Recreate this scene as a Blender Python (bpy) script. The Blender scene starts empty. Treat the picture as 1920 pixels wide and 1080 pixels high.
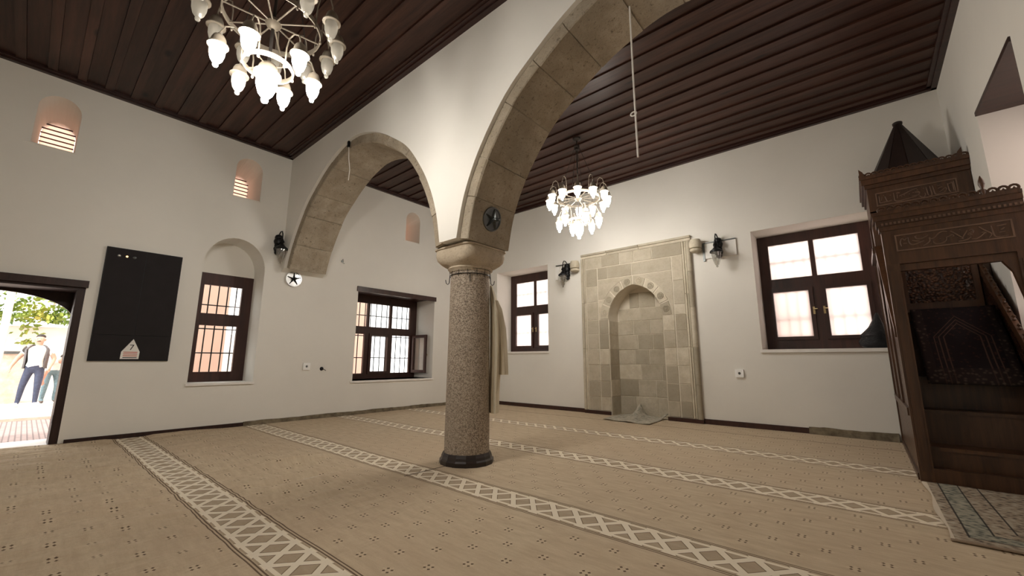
import bpy, bmesh, math, random
from math import sin, cos, pi, radians, sqrt, atan2, hypot
from mathutils import Vector, Matrix
from mathutils.geometry import tessellate_polygon
from mathutils import noise as mnoise

random.seed(11)
S = bpy.context.scene
C = S.collection

# ------------------------------------------------------------------ camera
YAW, PITCH, ROLL, FPX = -0.70630, 0.17596, 0.00219, 766.85
fw = Vector((sin(YAW)*cos(PITCH), cos(YAW)*cos(PITCH), sin(PITCH)))
rt = Vector((cos(YAW), -sin(YAW), 0)); up = rt.cross(fw)
r2 = rt*cos(ROLL)+up*sin(ROLL); u2 = -rt*sin(ROLL)+up*cos(ROLL)
cd = bpy.data.cameras.new('camera'); cam = bpy.data.objects.new('camera', cd); C.objects.link(cam)
M = Matrix.Identity(4)
for i in range(3):
    M[i][0], M[i][1], M[i][2] = r2[i], u2[i], -fw[i]
M[2][3] = 1.05
cam.matrix_world = M
cd.sensor_width = 36; cd.lens = FPX/1920*36; cd.clip_start = .02; cd.clip_end = 300
S.camera = cam

# ------------------------------------------------------------------ world, sun, exposure
SKY = 1.15
LAMP = 20.0      # far chandelier lamps
LAMP_NEAR = 46.0
w = bpy.data.worlds.new('sky'); S.world = w; w.use_nodes = True
bg = w.node_tree.nodes['Background']; bg.inputs[0].default_value = (1.0, .965, .93, 1); bg.inputs[1].default_value = SKY
sd = bpy.data.lights.new('sun', 'SUN'); sd.energy = 1.1; sd.angle = radians(3); sd.color = (1, .95, .88)
sun = bpy.data.objects.new('sun', sd); C.objects.link(sun); sun.rotation_euler = (radians(28), radians(18), 0)
vs = S.view_settings; vs.view_transform = 'Standard'; vs.look = 'None'; vs.gamma = 1; vs.exposure = 1.7
vs.use_curve_mapping = False
S.cycles.use_denoising = True
S.cycles.max_bounces = 10; S.cycles.diffuse_bounces = 6; S.cycles.transparent_max_bounces = 12
S.cycles.sample_clamp_indirect = 6

# ------------------------------------------------------------------ room constants (metres)
LX, QY, RX, RY = -7.77, 7.644, 1.157, -2.8
CZ = 4.78
AY0, AY1 = 2.755, 3.495            # plaster faces of the arcade wall
COLX, COLY = -3.317, 3.157

# ------------------------------------------------------------------ material helpers
class G:
    def __init__(s, name):
        s.m = bpy.data.materials.new(name); s.m.use_nodes = True
        s.t = s.m.node_tree; s.n = s.t.nodes; s.l = s.t.links
        s.b = s.n['Principled BSDF']; s.out = s.n['Material Output']
    def node(s, typ, **kw):
        x = s.n.new(typ)
        for k, v in kw.items(): setattr(x, k, v)
        return x
    def put(s, sock, v):
        if v is None: return
        if hasattr(v, 'is_output'): s.l.new(v, sock)
        elif isinstance(v, (tuple, list)) and len(v) == 3 and sock.type == 'RGBA': sock.default_value = (*v, 1)
        else: sock.default_value = v
    def pos(s):
        return s.node('ShaderNodeNewGeometry').outputs['Position']
    def obj(s):
        return s.node('ShaderNodeTexCoord').outputs['Object']
    def rnd(s):
        return s.node('ShaderNodeObjectInfo').outputs['Random']
    def scale(s, v, sc):
        x = s.node('ShaderNodeVectorMath', operation='MULTIPLY'); s.put(x.inputs[0], v); x.inputs[1].default_value = sc
        return x.outputs[0]
    def add(s, v, o):
        x = s.node('ShaderNodeVectorMath', operation='ADD'); s.put(x.inputs[0], v); s.put(x.inputs[1], o)
        return x.outputs[0]
    def noise(s, v, scale, detail=4, rough=.6, col=False):
        x = s.node('ShaderNodeTexNoise'); s.put(x.inputs['Vector'], v); x.inputs['Scale'].default_value = scale
        x.inputs['Detail'].default_value = detail; x.inputs['Roughness'].default_value = rough
        return x.outputs['Color' if col else 0]
    def voro(s, v, scale, feature='F1', out=0):
        x = s.node('ShaderNodeTexVoronoi', feature=feature); s.put(x.inputs['Vector'], v); x.inputs['Scale'].default_value = scale
        return x.outputs[out]
    def m_(s, op, a, b=None, c=None):
        x = s.node('ShaderNodeMath', operation=op); s.put(x.inputs[0], a)
        if b is not None: s.put(x.inputs[1], b)
        if c is not None: s.put(x.inputs[2], c)
        return x.outputs[0]
    def mix(s, f, a, b, mode='MIX'):
        x = s.node('ShaderNodeMix', data_type='RGBA', blend_type=mode)
        s.put(x.inputs[0], f); s.put(x.inputs[6], a); s.put(x.inputs[7], b)
        return x.outputs[2]
    def ramp(s, f, *stops):
        x = s.node('ShaderNodeValToRGB'); s.put(x.inputs[0], f); e = x.color_ramp.elements
        while len(e) < len(stops): e.new(.5)
        for el, (p, c) in zip(e, stops): el.position = p; el.color = (*c, 1)
        return x.outputs[0]
    def sep(s, v):
        x = s.node('ShaderNodeSeparateXYZ'); s.put(x.inputs[0], v); return x.outputs
    def comb(s, a, b, c):
        x = s.node('ShaderNodeCombineXYZ')
        for i, q in enumerate((a, b, c)): s.put(x.inputs[i], q)
        return x.outputs[0]
    def bump(s, h, strength=.3, dist=.01):
        x = s.node('ShaderNodeBump'); x.inputs['Strength'].default_value = strength; x.inputs['Distance'].default_value = dist
        s.put(x.inputs['Height'], h); s.l.new(x.outputs[0], s.b.inputs['Normal'])
    def fin(s, col, rough=.6, metal=0, spec=.5):
        s.put(s.b.inputs['Base Color'], col); s.put(s.b.inputs['Roughness'], rough)
        s.b.inputs['Metallic'].default_value = metal; s.b.inputs['Specular IOR Level'].default_value = spec
        return s.m

def plain(name, col, rough=.5, metal=0, var=.15, sc=6, spec=.5):
    g = G(name); n = g.noise(g.obj(), sc, 3)
    lo = tuple(c*(1-var) for c in col); hi = tuple(min(1, c*(1+var)) for c in col)
    return g.fin(g.ramp(n, (.3, lo), (.7, hi)), rough, metal, spec)

def plaster(name, col):
    g = G(name); p = g.pos(); n = g.noise(p, .9, 5); f = g.noise(p, 45, 3)
    c = g.ramp(n, (.25, tuple(q*.93 for q in col)), (.75, col))
    g.bump(g.m_('ADD', g.m_('MULTIPLY', n, 1.5), g.m_('MULTIPLY', f, .12)), .25, .012)
    return g.fin(c, .85, 0, .25)

def wood(name, dark, mid, axis=0, rough=.4, grain=14, knots=True, spec=.5):
    g = G(name); p = g.pos(); r = g.rnd()
    sc = [grain]*3; sc[axis] = grain*.07
    off = g.scale(g.comb(r, r, r), (7., 13., 17.))
    v = g.add(g.scale(p, sc), off)
    n = g.noise(v, 1.0, 5, .65); fine = g.noise(g.scale(p, [q*5 for q in sc]), 1., 3)
    t = g.m_('ADD', g.m_('MULTIPLY', n, .8), g.m_('MULTIPLY', fine, .2))
    c = g.ramp(t, (.3, dark), (.62, mid))
    c = g.mix(g.m_('MULTIPLY', r, .45), c, dark)
    if knots:
        ks = [2.6]*3; ks[axis] = 1.1
        k = g.voro(g.add(g.scale(p, ks), off), 1.0)
        c = g.mix(g.ramp(k, (.05, (1, 1, 1)), (.12, (0, 0, 0))), c, tuple(q*.3 for q in dark))
    g.bump(t, .25, .004)
    return g.fin(c, rough, 0, spec)

def stone(name, lo, hi, sc=3.0, pit=.5, rough=.85, rv=.35, bumpd=.012):
    g = G(name); p = g.pos(); r = g.rnd()
    off = g.scale(g.comb(r, r, r), (3., 5., 9.))
    n = g.noise(g.add(p, off), sc, 6, .65); f = g.noise(p, 34, 4, .7)
    c = g.ramp(n, (.28, lo), (.7, hi))
    c = g.mix(g.m_('MULTIPLY', g.m_('SUBTRACT', r, .0), rv), c, tuple(q*.62 for q in lo))
    c = g.mix(g.ramp(f, (.30, (pit,)*3), (.46, (0, 0, 0))), c, tuple(q*.35 for q in lo))
    g.bump(g.m_('ADD', g.m_('MULTIPLY', n, .8), f), .5, bumpd)
    return g.fin(c, rough, 0, .3)

def glow(name, col, strength):
    g = G(name); e = g.node('ShaderNodeEmission'); e.inputs[0].default_value = (*col, 1); e.inputs[1].default_value = strength
    g.l.new(e.outputs[0], g.out.inputs[0]); return g.m

def clearglass(name, tint=(.95, .97, .97), a=.12):
    g = G(name); t = g.node('ShaderNodeBsdfTransparent'); t.inputs[0].default_value = (*tint, 1)
    gl = g.node('ShaderNodeBsdfGlossy'); gl.inputs['Roughness'].default_value = .05
    x = g.node('ShaderNodeMixShader'); x.inputs[0].default_value = a
    g.l.new(t.outputs[0], x.inputs[1]); g.l.new(gl.outputs[0], x.inputs[2]); g.l.new(x.outputs[0], g.out.inputs[0]); return g.m

def frosted(name, col, tr=0.0):
    g = G(name); t = g.node('ShaderNodeBsdfTranslucent'); t.inputs[0].default_value = (*col, 1)
    d = g.node('ShaderNodeBsdfTransparent')
    x = g.node('ShaderNodeMixShader'); x.inputs[0].default_value = tr
    g.l.new(t.outputs[0], x.inputs[1]); g.l.new(d.outputs[0], x.inputs[2]); g.l.new(x.outputs[0], g.out.inputs[0]); return g.m

MT = {}
MT['plaster'] = plaster('white_plaster', (.80, .775, .72))
MT['ceil'] = wood('ceiling_wood', (.016, .0068, .0046), (.074, .031, .021), 0, .42, 14, True, .3)
MT['batten'] = wood('ceiling_batten_wood', (.019, .0082, .0056), (.088, .038, .026), 0, .42, 14, True, .3)
MT['trim'] = wood('ceiling_trim_wood', (.014, .005, .004), (.05, .018, .013), 0, .4, 14, False)
MT['winwood'] = wood('window_wood', (.020, .0075, .0055), (.058, .019, .014), 2, .35, 18, False)
MT['doorwood'] = wood('door_wood', (.014, .0062, .005), (.042, .018, .013), 2, .5, 16, False, .3)
MT['minbar'] = wood('minbar_wood', (.030, .0125, .0055), (.105, .046, .020), 2, .38, 20, False)
MT['minrelief'] = plain('minbar_relief', (.15, .088, .055), .45)
g = G('arch_stone'); p = g.pos(); r = g.rnd(); off = g.scale(g.comb(r, r, r), (3., 5., 9.))
n = g.noise(g.add(p, off), 3.2, 6, .65); st = g.noise(p, 1.4, 4); f = g.noise(p, 24, 5, .75); f2 = g.noise(p, 70, 3, .7)
c = g.ramp(n, (.3, (.31, .255, .185)), (.7, (.54, .47, .37)))
c = g.mix(g.ramp(st, (.38, (.55,)*3), (.62, (0, 0, 0))), c, (.235, .20, .155))
c = g.mix(g.m_('MULTIPLY', r, .30), c, (.24, .185, .125))
c = g.mix(g.ramp(f, (.33, (.75,)*3), (.43, (0, 0, 0))), c, (.10, .078, .055)); c = g.mix(g.ramp(f2, (.34, (.5,)*3), (.45, (0, 0, 0))), c, (.16, .125, .09))
g.bump(g.m_('ADD', n, g.m_('ADD', f, g.m_('MULTIPLY', f2, .4))), .6, .014); MT['arch'] = g.fin(c, .9, 0, .2)
MT['archmortar'] = stone('arch_mortar', (.36, .30, .22), (.48, .42, .33), 6, .2, rv=0)
MT['mortar'] = stone('mortar', (.50, .44, .34), (.66, .60, .50), 6, .1, rv=0)
MT['mortarpale'] = stone('pale_mortar', (.66, .60, .49), (.76, .70, .60), 6, .05, rv=0)
MT['mih'] = stone('mihrab_stone', (.50, .435, .325), (.72, .66, .54), 5.0, .25, rv=.8, bumpd=.006)
MT['capital'] = stone('capital_stone', (.36, .29, .21), (.56, .48, .37), 3.5, .4, rv=0)
MT['iron'] = plain('black_iron', (.012, .012, .013), .45, .6)
MT['steel'] = plain('dull_steel', (.16, .17, .17), .35, .9)
MT['chrome'] = plain('bright_steel', (.6, .6, .6), .2, 1)
MT['brass'] = plain('aged_brass', (.50, .38, .20), .35, .9)
MT['chmetal'] = plain('chandelier_metal', (.27, .23, .18), .45, .35)
MT['chdark'] = plain('chandelier_dark_metal', (.05, .042, .038), .5, .4)
MT['lit'] = glow('lit_lamp_glass', (1, .945, .86), LAMP)
MT['lit2'] = glow('lit_lamp_glass_strong', (1, .945, .86), LAMP_NEAR)
MT['cab'] = plain('cabinet_paint', (.020, .017, .018), .75, .0, .1, 6, .2)
MT['cabedge'] = plain('cabinet_seam', (.006, .006, .007), .6)
MT['white'] = plain('white_paint', (.80, .78, .74), .6, 0, .05)
MT['brightwhite'] = plain('white_plastic', (.93, .93, .92), .35, 0, .02)
MT['conewood'] = plain('dark_cone_wood', (.020, .011, .009), .5, 0, .2)
MT['sill'] = plain('white_sill_stone', (.82, .79, .75), .5, 0, .06)
MT['glass'] = clearglass('window_glass', a=.06)
MT['frost'] = frosted('frosted_glass', (.82, .75, .72))
MT['frostpink'] = frosted('pink_frosted_glass', (.86, .66, .57))
MT['unlit'] = None
g = G('unlit_lamp_glass'); t = g.node('ShaderNodeBsdfTransparent'); gl = g.node('ShaderNodeBsdfGlossy'); gl.inputs['Roughness'].default_value = .15
df = g.node('ShaderNodeBsdfTranslucent'); df.inputs[0].default_value = (.8, .77, .7, 1); d2 = g.node('ShaderNodeBsdfDiffuse'); d2.inputs[0].default_value = (.7, .67, .6, 1)
a1 = g.node('ShaderNodeMixShader'); a1.inputs[0].default_value = .5; a2 = g.node('ShaderNodeMixShader'); a2.inputs[0].default_value = .25; a3 = g.node('ShaderNodeMixShader'); a3.inputs[0].default_value = .45
g.l.new(df.outputs[0], a1.inputs[1]); g.l.new(d2.outputs[0], a1.inputs[2]); g.l.new(a1.outputs[0], a2.inputs[1]); g.l.new(gl.outputs[0], a2.inputs[2])
g.l.new(a2.outputs[0], a3.inputs[1]); g.l.new(t.outputs[0], a3.inputs[2]); g.l.new(a3.outputs[0], g.out.inputs[0]); MT['unlit'] = g.m

# granite of the column
g = G('column_granite'); p = g.pos()
v = g.voro(p, 110, out=1); n = g.noise(p, 60, 3, .7); big = g.noise(p, 2.2, 4)
c = g.ramp(g.sep(v)[0], (.12, (.12, .092, .072)), (.45, (.30, .24, .185)), (.9, (.50, .42, .34)))
c = g.mix(g.ramp(big, (.3, (.1,)*3), (.7, (.5,)*3)), c, (.36, .30, .23))
g.bump(n, .35, .006); MT['granite'] = g.fin(c, .75, 0, .3)

# carpet: rows of strap-work bands, small flower motifs
g = G('prayer_row_carpet'); p = g.pos(); s3 = g.sep(p); X, Y = s3[0], s3[1]
wob = g.m_('MULTIPLY', g.m_('SUBTRACT', g.noise(p, 1.1, 2), .5), .035)
Yw = g.m_('ADD', Y, wob)
keep = g.m_('LESS_THAN', Y, 6.5)
d = g.m_('SUBTRACT', g.m_('FLOORED_MODULO', g.m_('ADD', Yw, -1.06+.76+7.6), 1.52), .76)
ad = g.m_('ADD', g.m_('ABSOLUTE', d), g.m_('MULTIPLY', g.m_('SUBTRACT', 1.0, keep), .5))
def band(lo, hi, v=ad):
    return g.m_('MULTIPLY', g.m_('GREATER_THAN', v, lo), g.m_('LESS_THAN', v, hi))
def fam(sgn, ph):
    f = g.m_('FRACT', g.m_('ADD', g.m_('ADD', g.m_('MULTIPLY', X, 1/.19), g.m_('MULTIPLY', d, sgn/.225)), 100+ph))
    return g.m_('ABSOLUTE', g.m_('SUBTRACT', f, .5))
f1, f2 = fam(1, 0), fam(-1, 0)
strap = g.m_('MAXIMUM', g.m_('LESS_THAN', f1, .135), g.m_('LESS_THAN', f2, .135))
edge = g.m_('MAXIMUM', g.m_('LESS_THAN', f1, .175), g.m_('LESS_THAN', f2, .175))
fz = g.noise(p, 220, 2); weave = g.noise(g.scale(p, (2.2, 9, 1)), 2.0, 5, .7); big = g.noise(p, .55, 3); fib = g.noise(p, 60, 4, .75)
base = g.ramp(weave, (.25, (.47, .365, .25)), (.75, (.71, .595, .43)))
base = g.mix(g.ramp(big, (.3, (0, 0, 0)), (.7, (.55,)*3)), base, (.54, .415, .295))
slack = g.m_('MULTIPLY', g.ramp(g.m_('MULTIPLY', X, -.2), (.40, (0, 0, 0)), (.62, (1, 1, 1))), g.ramp(g.m_('MULTIPLY', Y, .4), (.90, (1, 1, 1)), (.98, (0, 0, 0))))
fold = g.noise(g.scale(p, (9.0, 1.3, 1)), 1.0, 4, .6)
# motifs
row = g.m_('FLOOR', g.m_('DIVIDE', Y, .157))
odd = g.m_('MULTIPLY', g.m_('FLOORED_MODULO', row, 2.0), .5)
mx = g.m_('MULTIPLY', g.m_('SUBTRACT', g.m_('FRACT', g.m_('ADD', g.m_('ADD', g.m_('DIVIDE', X, .257), odd), 100.13)), .5), .257)
my = g.m_('MULTIPLY', g.m_('SUBTRACT', g.m_('FRACT', g.m_('ADD', g.m_('DIVIDE', Y, .157), 100.)), .5), .157)
amx, amy = g.m_('ABSOLUTE', mx), g.m_('ABSOLUTE', my)
dot = g.m_('LESS_THAN', g.m_('ADD', g.m_('ABSOLUTE', g.m_('SUBTRACT', amx, .016)), g.m_('ABSOLUTE', g.m_('SUBTRACT', amy, .014))), .0095)
hal = g.m_('LESS_THAN', g.m_('ADD', amx, g.m_('MULTIPLY', amy, 1.1)), .042)
outb = g.m_('GREATER_THAN', ad, .20)
jit = g.m_('GREATER_THAN', fib, .40)
c = g.mix(g.m_('MULTIPLY', g.m_('MULTIPLY', hal, outb), g.m_('MULTIPLY', jit, .45)), base, (.70, .58, .42))
c = g.mix(g.m_('MULTIPLY', g.m_('MULTIPLY', dot, outb), .95), c, (.10, .065, .04))
fieldc = g.mix(.5, base, (.34, .26, .18))
inb = g.m_('LESS_THAN', ad, .135)
bc = g.mix(g.m_('MULTIPLY', edge, .75), fieldc, (.16, .11, .065))
bc = g.mix(strap, bc, (.86, .77, .62))
bc = g.mix(band(.100, .124), bc, (.86, .77, .62))
c = g.mix(inb, c, bc)
c = g.mix(g.m_('MULTIPLY', band(.141, .150), .85), c, (.085, .048, .03))
c = g.mix(g.m_('MULTIPLY', band(.160, .168), .85), c, (.085, .048, .03))
# seams between carpet lengths
s1 = g.m_('LESS_THAN', g.m_('ABSOLUTE', g.m_('SUBTRACT', Yw, 6.90)), .010)
s2 = g.m_('MULTIPLY', g.m_('LESS_THAN', g.m_('ABSOLUTE', g.m_('SUBTRACT', X, -3.34)), .010), g.m_('MULTIPLY', g.m_('GREATER_THAN', Y, 2.40), g.m_('LESS_THAN', Y, 3.0)))
c = g.mix(g.m_('MULTIPLY', g.m_('MAXIMUM', s1, s2), .85), c, (.05, .035, .025))
c = g.mix(g.m_('MULTIPLY', fz, .25), c, g.mix(.5, c, (.2, .14, .09)))
g.bump(g.m_('ADD', g.m_('ADD', g.m_('MULTIPLY', weave, .6), fib), g.m_('MULTIPLY', g.m_('MULTIPLY', fold, slack), 32.0)), .5, .006)
MT['carpet'] = g.fin(c, .95, 0, .1)

# ------------------------------------------------------------------ geometry helpers
class MB:
    def __init__(s): s.v = []; s.f = []; s.fm = []
    def add(s, vs_, fs, mi=0):
        o = len(s.v); s.v += [tuple(q) for q in vs_]
        for f in fs: s.f.append(tuple(o+i for i in f)); s.fm.append(mi)
        return s
    def box(s, a, b, mi=0):
        x0, y0, z0 = a; x1, y1, z1 = b
        return s.add([(x0,y0,z0),(x1,y0,z0),(x1,y1,z0),(x0,y1,z0),(x0,y0,z1),(x1,y0,z1),(x1,y1,z1),(x0,y1,z1)],
                     [(0,3,2,1),(4,5,6,7),(0,1,5,4),(1,2,6,5),(2,3,7,6),(3,0,4,7)], mi)
    def poly(s, pts, fmap, w0, w1, ch=0.0, mi=0):
        """convex-ish polygon prism from depth w0 (front) to w1; ch chamfers the front edge"""
        n = len(pts)
        if ch > 0:
            cx = sum(p[0] for p in pts)/n; cy = sum(p[1] for p in pts)/n
            ins = []
            for (x, y) in pts:
                L = max(hypot(x-cx, y-cy), 1e-6); k = max(0, 1-ch*1.3/L); ins.append((cx+(x-cx)*k, cy+(y-cy)*k))
            V = [fmap(x, y, w0) for x, y in ins]+[fmap(x, y, w0+ch) for x, y in pts]+[fmap(x, y, w1) for x, y in pts]
            F = [tuple(range(n)), tuple(range(2*n, 3*n))]
            for i in range(n):
                j = (i+1) % n; F += [(i, j, n+j, n+i), (n+i, n+j, 2*n+j, 2*n+i)]
        else:
            V = [fmap(x, y, w0) for x, y in pts]+[fmap(x, y, w1) for x, y in pts]
            F = [tuple(range(n)), tuple(range(n, 2*n))]+[(i, (i+1) % n, n+(i+1) % n, n+i) for i in range(n)]
        return s.add(V, F, mi)
    def slab(s, outer, holes, fmap, w0, w1, mi=0):
        """thick sheet with holes; a hole is a loop or a (front_loop, back_loop) pair"""
        hf = [h[0] if isinstance(h[0][0], (tuple, list)) else h for h in holes]
        hb = [h[1] if isinstance(h[0][0], (tuple, list)) else h for h in holes]
        V = []; F = []
        for loops, wv in (([outer]+hf, w0), ([outer]+hb, w1)):
            o = len(V); flat = [q for l in loops for q in l]
            V += [fmap(x, y, wv) for x, y in flat]
            F += [tuple(o+i for i in tr) for tr in tessellate_polygon([[Vector((x, y, 0)) for x, y in l] for l in loops])]
        n = len(V)//2; o = 0
        for l in [outer]+hf:
            k = len(l)
            for i in range(k):
                a, b = o+i, o+(i+1) % k; F.append((a, b, n+b, n+a))
            o += k
        return s.add(V, F, mi)
    def tube(s, pts, r, n=8, cap=True, mi=0):
        pts = [Vector(p) for p in pts]; m = len(pts)
        rr = r if isinstance(r, (list, tuple)) else [r]*m
        V = []; ref = None
        for i, p in enumerate(pts):
            t = (pts[min(i+1, m-1)]-pts[max(i-1, 0)]).normalized()
            if ref is None:
                ref = Vector((0, 0, 1)) if abs(t.z) < .9 else Vector((1, 0, 0))
            a = (ref-t*ref.dot(t)).normalized(); ref = a; b = t.cross(a)
            V += [p+a*(rr[i]*cos(2*pi*k/n))+b*(rr[i]*sin(2*pi*k/n)) for k in range(n)]
        F = [(i*n+k, i*n+(k+1) % n, (i+1)*n+(k+1) % n, (i+1)*n+k) for i in range(m-1) for k in range(n)]
        if cap: F += [tuple(range(n)), tuple(range((m-1)*n, m*n))]
        return s.add(V, F, mi)
    def lathe(s, prof, c=(0, 0, 0), n=16, cap=True, mi=0, axis='z'):
        V = []
        for r, z in prof:
            for k in range(n):
                a = 2*pi*k/n; q = (r*cos(a), r*sin(a), z)
                if axis == 'x': q = (q[2], q[0], q[1])
                if axis == 'y': q = (q[0], q[2], q[1])
                V.append((c[0]+q[0], c[1]+q[1], c[2]+q[2]))
        m = len(prof)
        F = [(i*n+k, i*n+(k+1) % n, (i+1)*n+(k+1) % n, (i+1)*n+k) for i in range(m-1) for k in range(n)]
        if cap: F += [tuple(range(n)), tuple(range((m-1)*n, m*n))]
        return s.add(V, F, mi)
    def torus(s, R, r, c=(0, 0, 0), n=32, k=8, mi=0, hz=None):
        hz = hz or r; V = []
        for i in range(n):
            a = 2*pi*i/n
            for j in range(k):
                b = 2*pi*j/k; V.append((c[0]+(R+r*cos(b))*cos(a), c[1]+(R+r*cos(b))*sin(a), c[2]+hz*sin(b)))
        F = [(i*k+j, i*k+(j+1) % k, ((i+1) % n)*k+(j+1) % k, ((i+1) % n)*k+j) for i in range(n) for j in range(k)]
        return s.add(V, F, mi)
    def grid(s, fn, nu, nv, mi=0):
        V = [fn(i/nu, j/nv) for j in range(nv+1) for i in range(nu+1)]; k = nu+1
        return s.add(V, [(j*k+i, j*k+i+1, (j+1)*k+i+1, (j+1)*k+i) for j in range(nv) for i in range(nu)], mi)
    def build(s, name, mat, parent=None, smooth=False, flip=True):
        me = bpy.data.meshes.new(name)
        o_ = Vector((0, 0, 0))
        q = parent
        while q is not None: o_ = o_+q.location; q = q.parent
        me.from_pydata([(x-o_.x, y-o_.y, z-o_.z) for x, y, z in s.v], [], s.f)
        if flip:
            b = bmesh.new(); b.from_mesh(me); bmesh.ops.recalc_face_normals(b, faces=b.faces); b.to_mesh(me); b.free()
        mats = mat if isinstance(mat, (list, tuple)) else [mat]
        for m in mats: me.materials.append(MT[m] if isinstance(m, str) else m)
        if len(mats) > 1: me.polygons.foreach_set('material_index', s.fm)
        if smooth:
            me.polygons.foreach_set('use_smooth', [True]*len(me.polygons)); me.set_sharp_from_angle(angle=radians(38))
        ob = bpy.data.objects.new(name, me); C.objects.link(ob)
        if parent: ob.parent = parent
        return ob

def thing(name, label, cat, loc=(0, 0, 0), group=None, rz=0):
    o = bpy.data.objects.new(name, None); C.objects.link(o); o.location = loc; o.rotation_euler = (0, 0, rz)
    o.empty_display_size = .1; o['label'] = label; o['category'] = cat
    if group: o['group'] = group
    return o
def tag(o, label, cat, group=None):
    o['label'] = label; o['category'] = cat
    if group: o['group'] = group
    return o
def struct(o, label=None):
    o['kind'] = 'structure'
    if label: o['label'] = label
    return o
def sempty(name, loc=(0, 0, 0), label=None):
    o = bpy.data.objects.new(name, None); C.objects.link(o); o.location = loc; return struct(o, label)
def copy_tree(o, parent=None):
    c = o.copy(); C.objects.link(c); c.parent = parent
    for ch in list(o.children): copy_tree(ch, c)
    return c

fL = lambda u, v, w: (LX-w, u, v)          # left wall: u = y, v = z, w = depth into the wall
fB = lambda u, v, w: (u, QY+w, v)          # back (qibla) wall
fR = lambda u, v, w: (RX+w, u, v)          # right wall
rect = lambda u0, u1, v0, v1: [(u0, v0), (u1, v0), (u1, v1), (u0, v1)]
def archloop(u0, u1, v0, vs_, vt, n=14):
    c = (u0+u1)/2; a = (u1-u0)/2
    return [(u0, v0), (u1, v0)]+[(c+a*cos(pi*i/n), vs_+(vt-vs_)*sin(pi*i/n)) for i in range(n+1)]

# ================================================================== STRUCTURE
TH = .75
# floor
struct(MB().box((LX-TH, RY-.3, -.14), (RX+.7, QY+.65, -.012)).build('floor', 'mortar'))
# walls
VENTS = [(-.33, .06), (1.895, 2.295), (5.32, 5.71)]
holes = [archloop(1.62, 2.495, .69, 2.56, 3.055, 18), rect(4.25, 6.23, .65, 2.55)]
for a, b in VENTS:
    holes.append((archloop(a, b, 3.78, 4.30, 4.50), archloop(a+.04, b-.01, 3.87, 4.21, 4.385)))
outer = [(RY-.3, -.14), (-1.15, -.14), (-1.15, 1.99), (.40, 1.99), (.40, -.14), (QY+.65, -.14), (QY+.65, 5.0), (RY-.3, 5.0)]
struct(MB().slab(outer, holes, fL, 0, TH).build('wall_left', 'plaster'))
# niche back above window 1
nb = archloop(1.62, 2.495, 2.50, 2.56, 3.055, 18)
wl = bpy.data.objects['wall_left']
MB().slab(nb, [], fL, .50, TH-.01).build('niche_back', 'plaster', wl)

outer = [(LX, -.14), (-4.45, -.14), (-4.45, 3.29), (-2.22, 3.29), (-2.22, -.14), (RX+.7, -.14), (RX+.7, 5.0), (LX, 5.0)]
struct(MB().slab(outer, [rect(-7.03, -5.43, 1.26, 3.27), rect(-1.245, .30, 1.22, 3.20)], fB, 0, .65).build('wall_back', 'plaster'))
outer = rect(RY-.3, QY, -.14, 5.0)
struct(MB().slab(outer, [rect(4.725, 6.066, 1.25, 3.60)], fR, 0, .70).build('wall_right', 'plaster'))
struct(MB().box((LX, RY-.3, -.14), (RX, RY, 5.0)).build('wall_rear', 'plaster'))

# ---- arcade: intrados profile measured half by half
HALF = [(2.04, 2.29), (1.97, 2.63), (1.86, 2.92), (1.69, 3.22), (1.40, 3.585), (1.09, 3.82), (.73, 4.04), (.35, 4.185), (0, 4.24)]
def catmull(P, k=5):
    out = []
    for i in range(len(P)-1):
        p0, p1, p2, p3 = P[max(i-1, 0)], P[i], P[i+1], P[min(i+2, len(P)-1)]
        for j in range(k):
            t = j/k
            out.append(tuple(.5*((2*p1[q])+(-p0[q]+p2[q])*t+(2*p0[q]-5*p1[q]+4*p2[q]-p3[q])*t*t+(-p0[q]+3*p1[q]-3*p2[q]+p3[q])*t**3) for q in (0, 1)))
    return out+[P[-1]]
sym = [(-x, z) for x, z in HALF]+[(x, z) for x, z in HALF[::-1][1:]]
PROF = catmull(sym, 5)
def offset(P, d):
    out = []
    for i in range(len(P)):
        a = P[max(i-1, 0)]; b = P[min(i+1, len(P)-1)]
        tx, tz = b[0]-a[0], b[1]-a[1]; L = hypot(tx, tz); out.append((P[i][0]-tz/L*d, P[i][1]+tx/L*d))
    return out
LC, RC = -5.56, -.95
inL = [(LC+x, z) for x, z in PROF]; inR = [q for q in [(RC+x*(1.08 if x > 0 else 1), z) for x, z in PROF] if q[0] < RX-.03]
RING = .13
exL = [p for p in offset(inL, RING)]; exR = [p for p in offset(inR, RING)]
path = [(LX, 5.0), (LX, 2.60)]+[p for i, p in enumerate(exL) if not (p[0] < LC and p[1] < 2.60)]
path += [(min(p[0], RX), p[1]) for p in exR ]+[(RX, exR[-1][1]), (RX, 5.0)]
fA = lambda u, v, w: (u, w, v)
aw = struct(MB().slab(path, [], fA, AY0, AY1).build('wall_arcade', 'plaster'))

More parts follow.
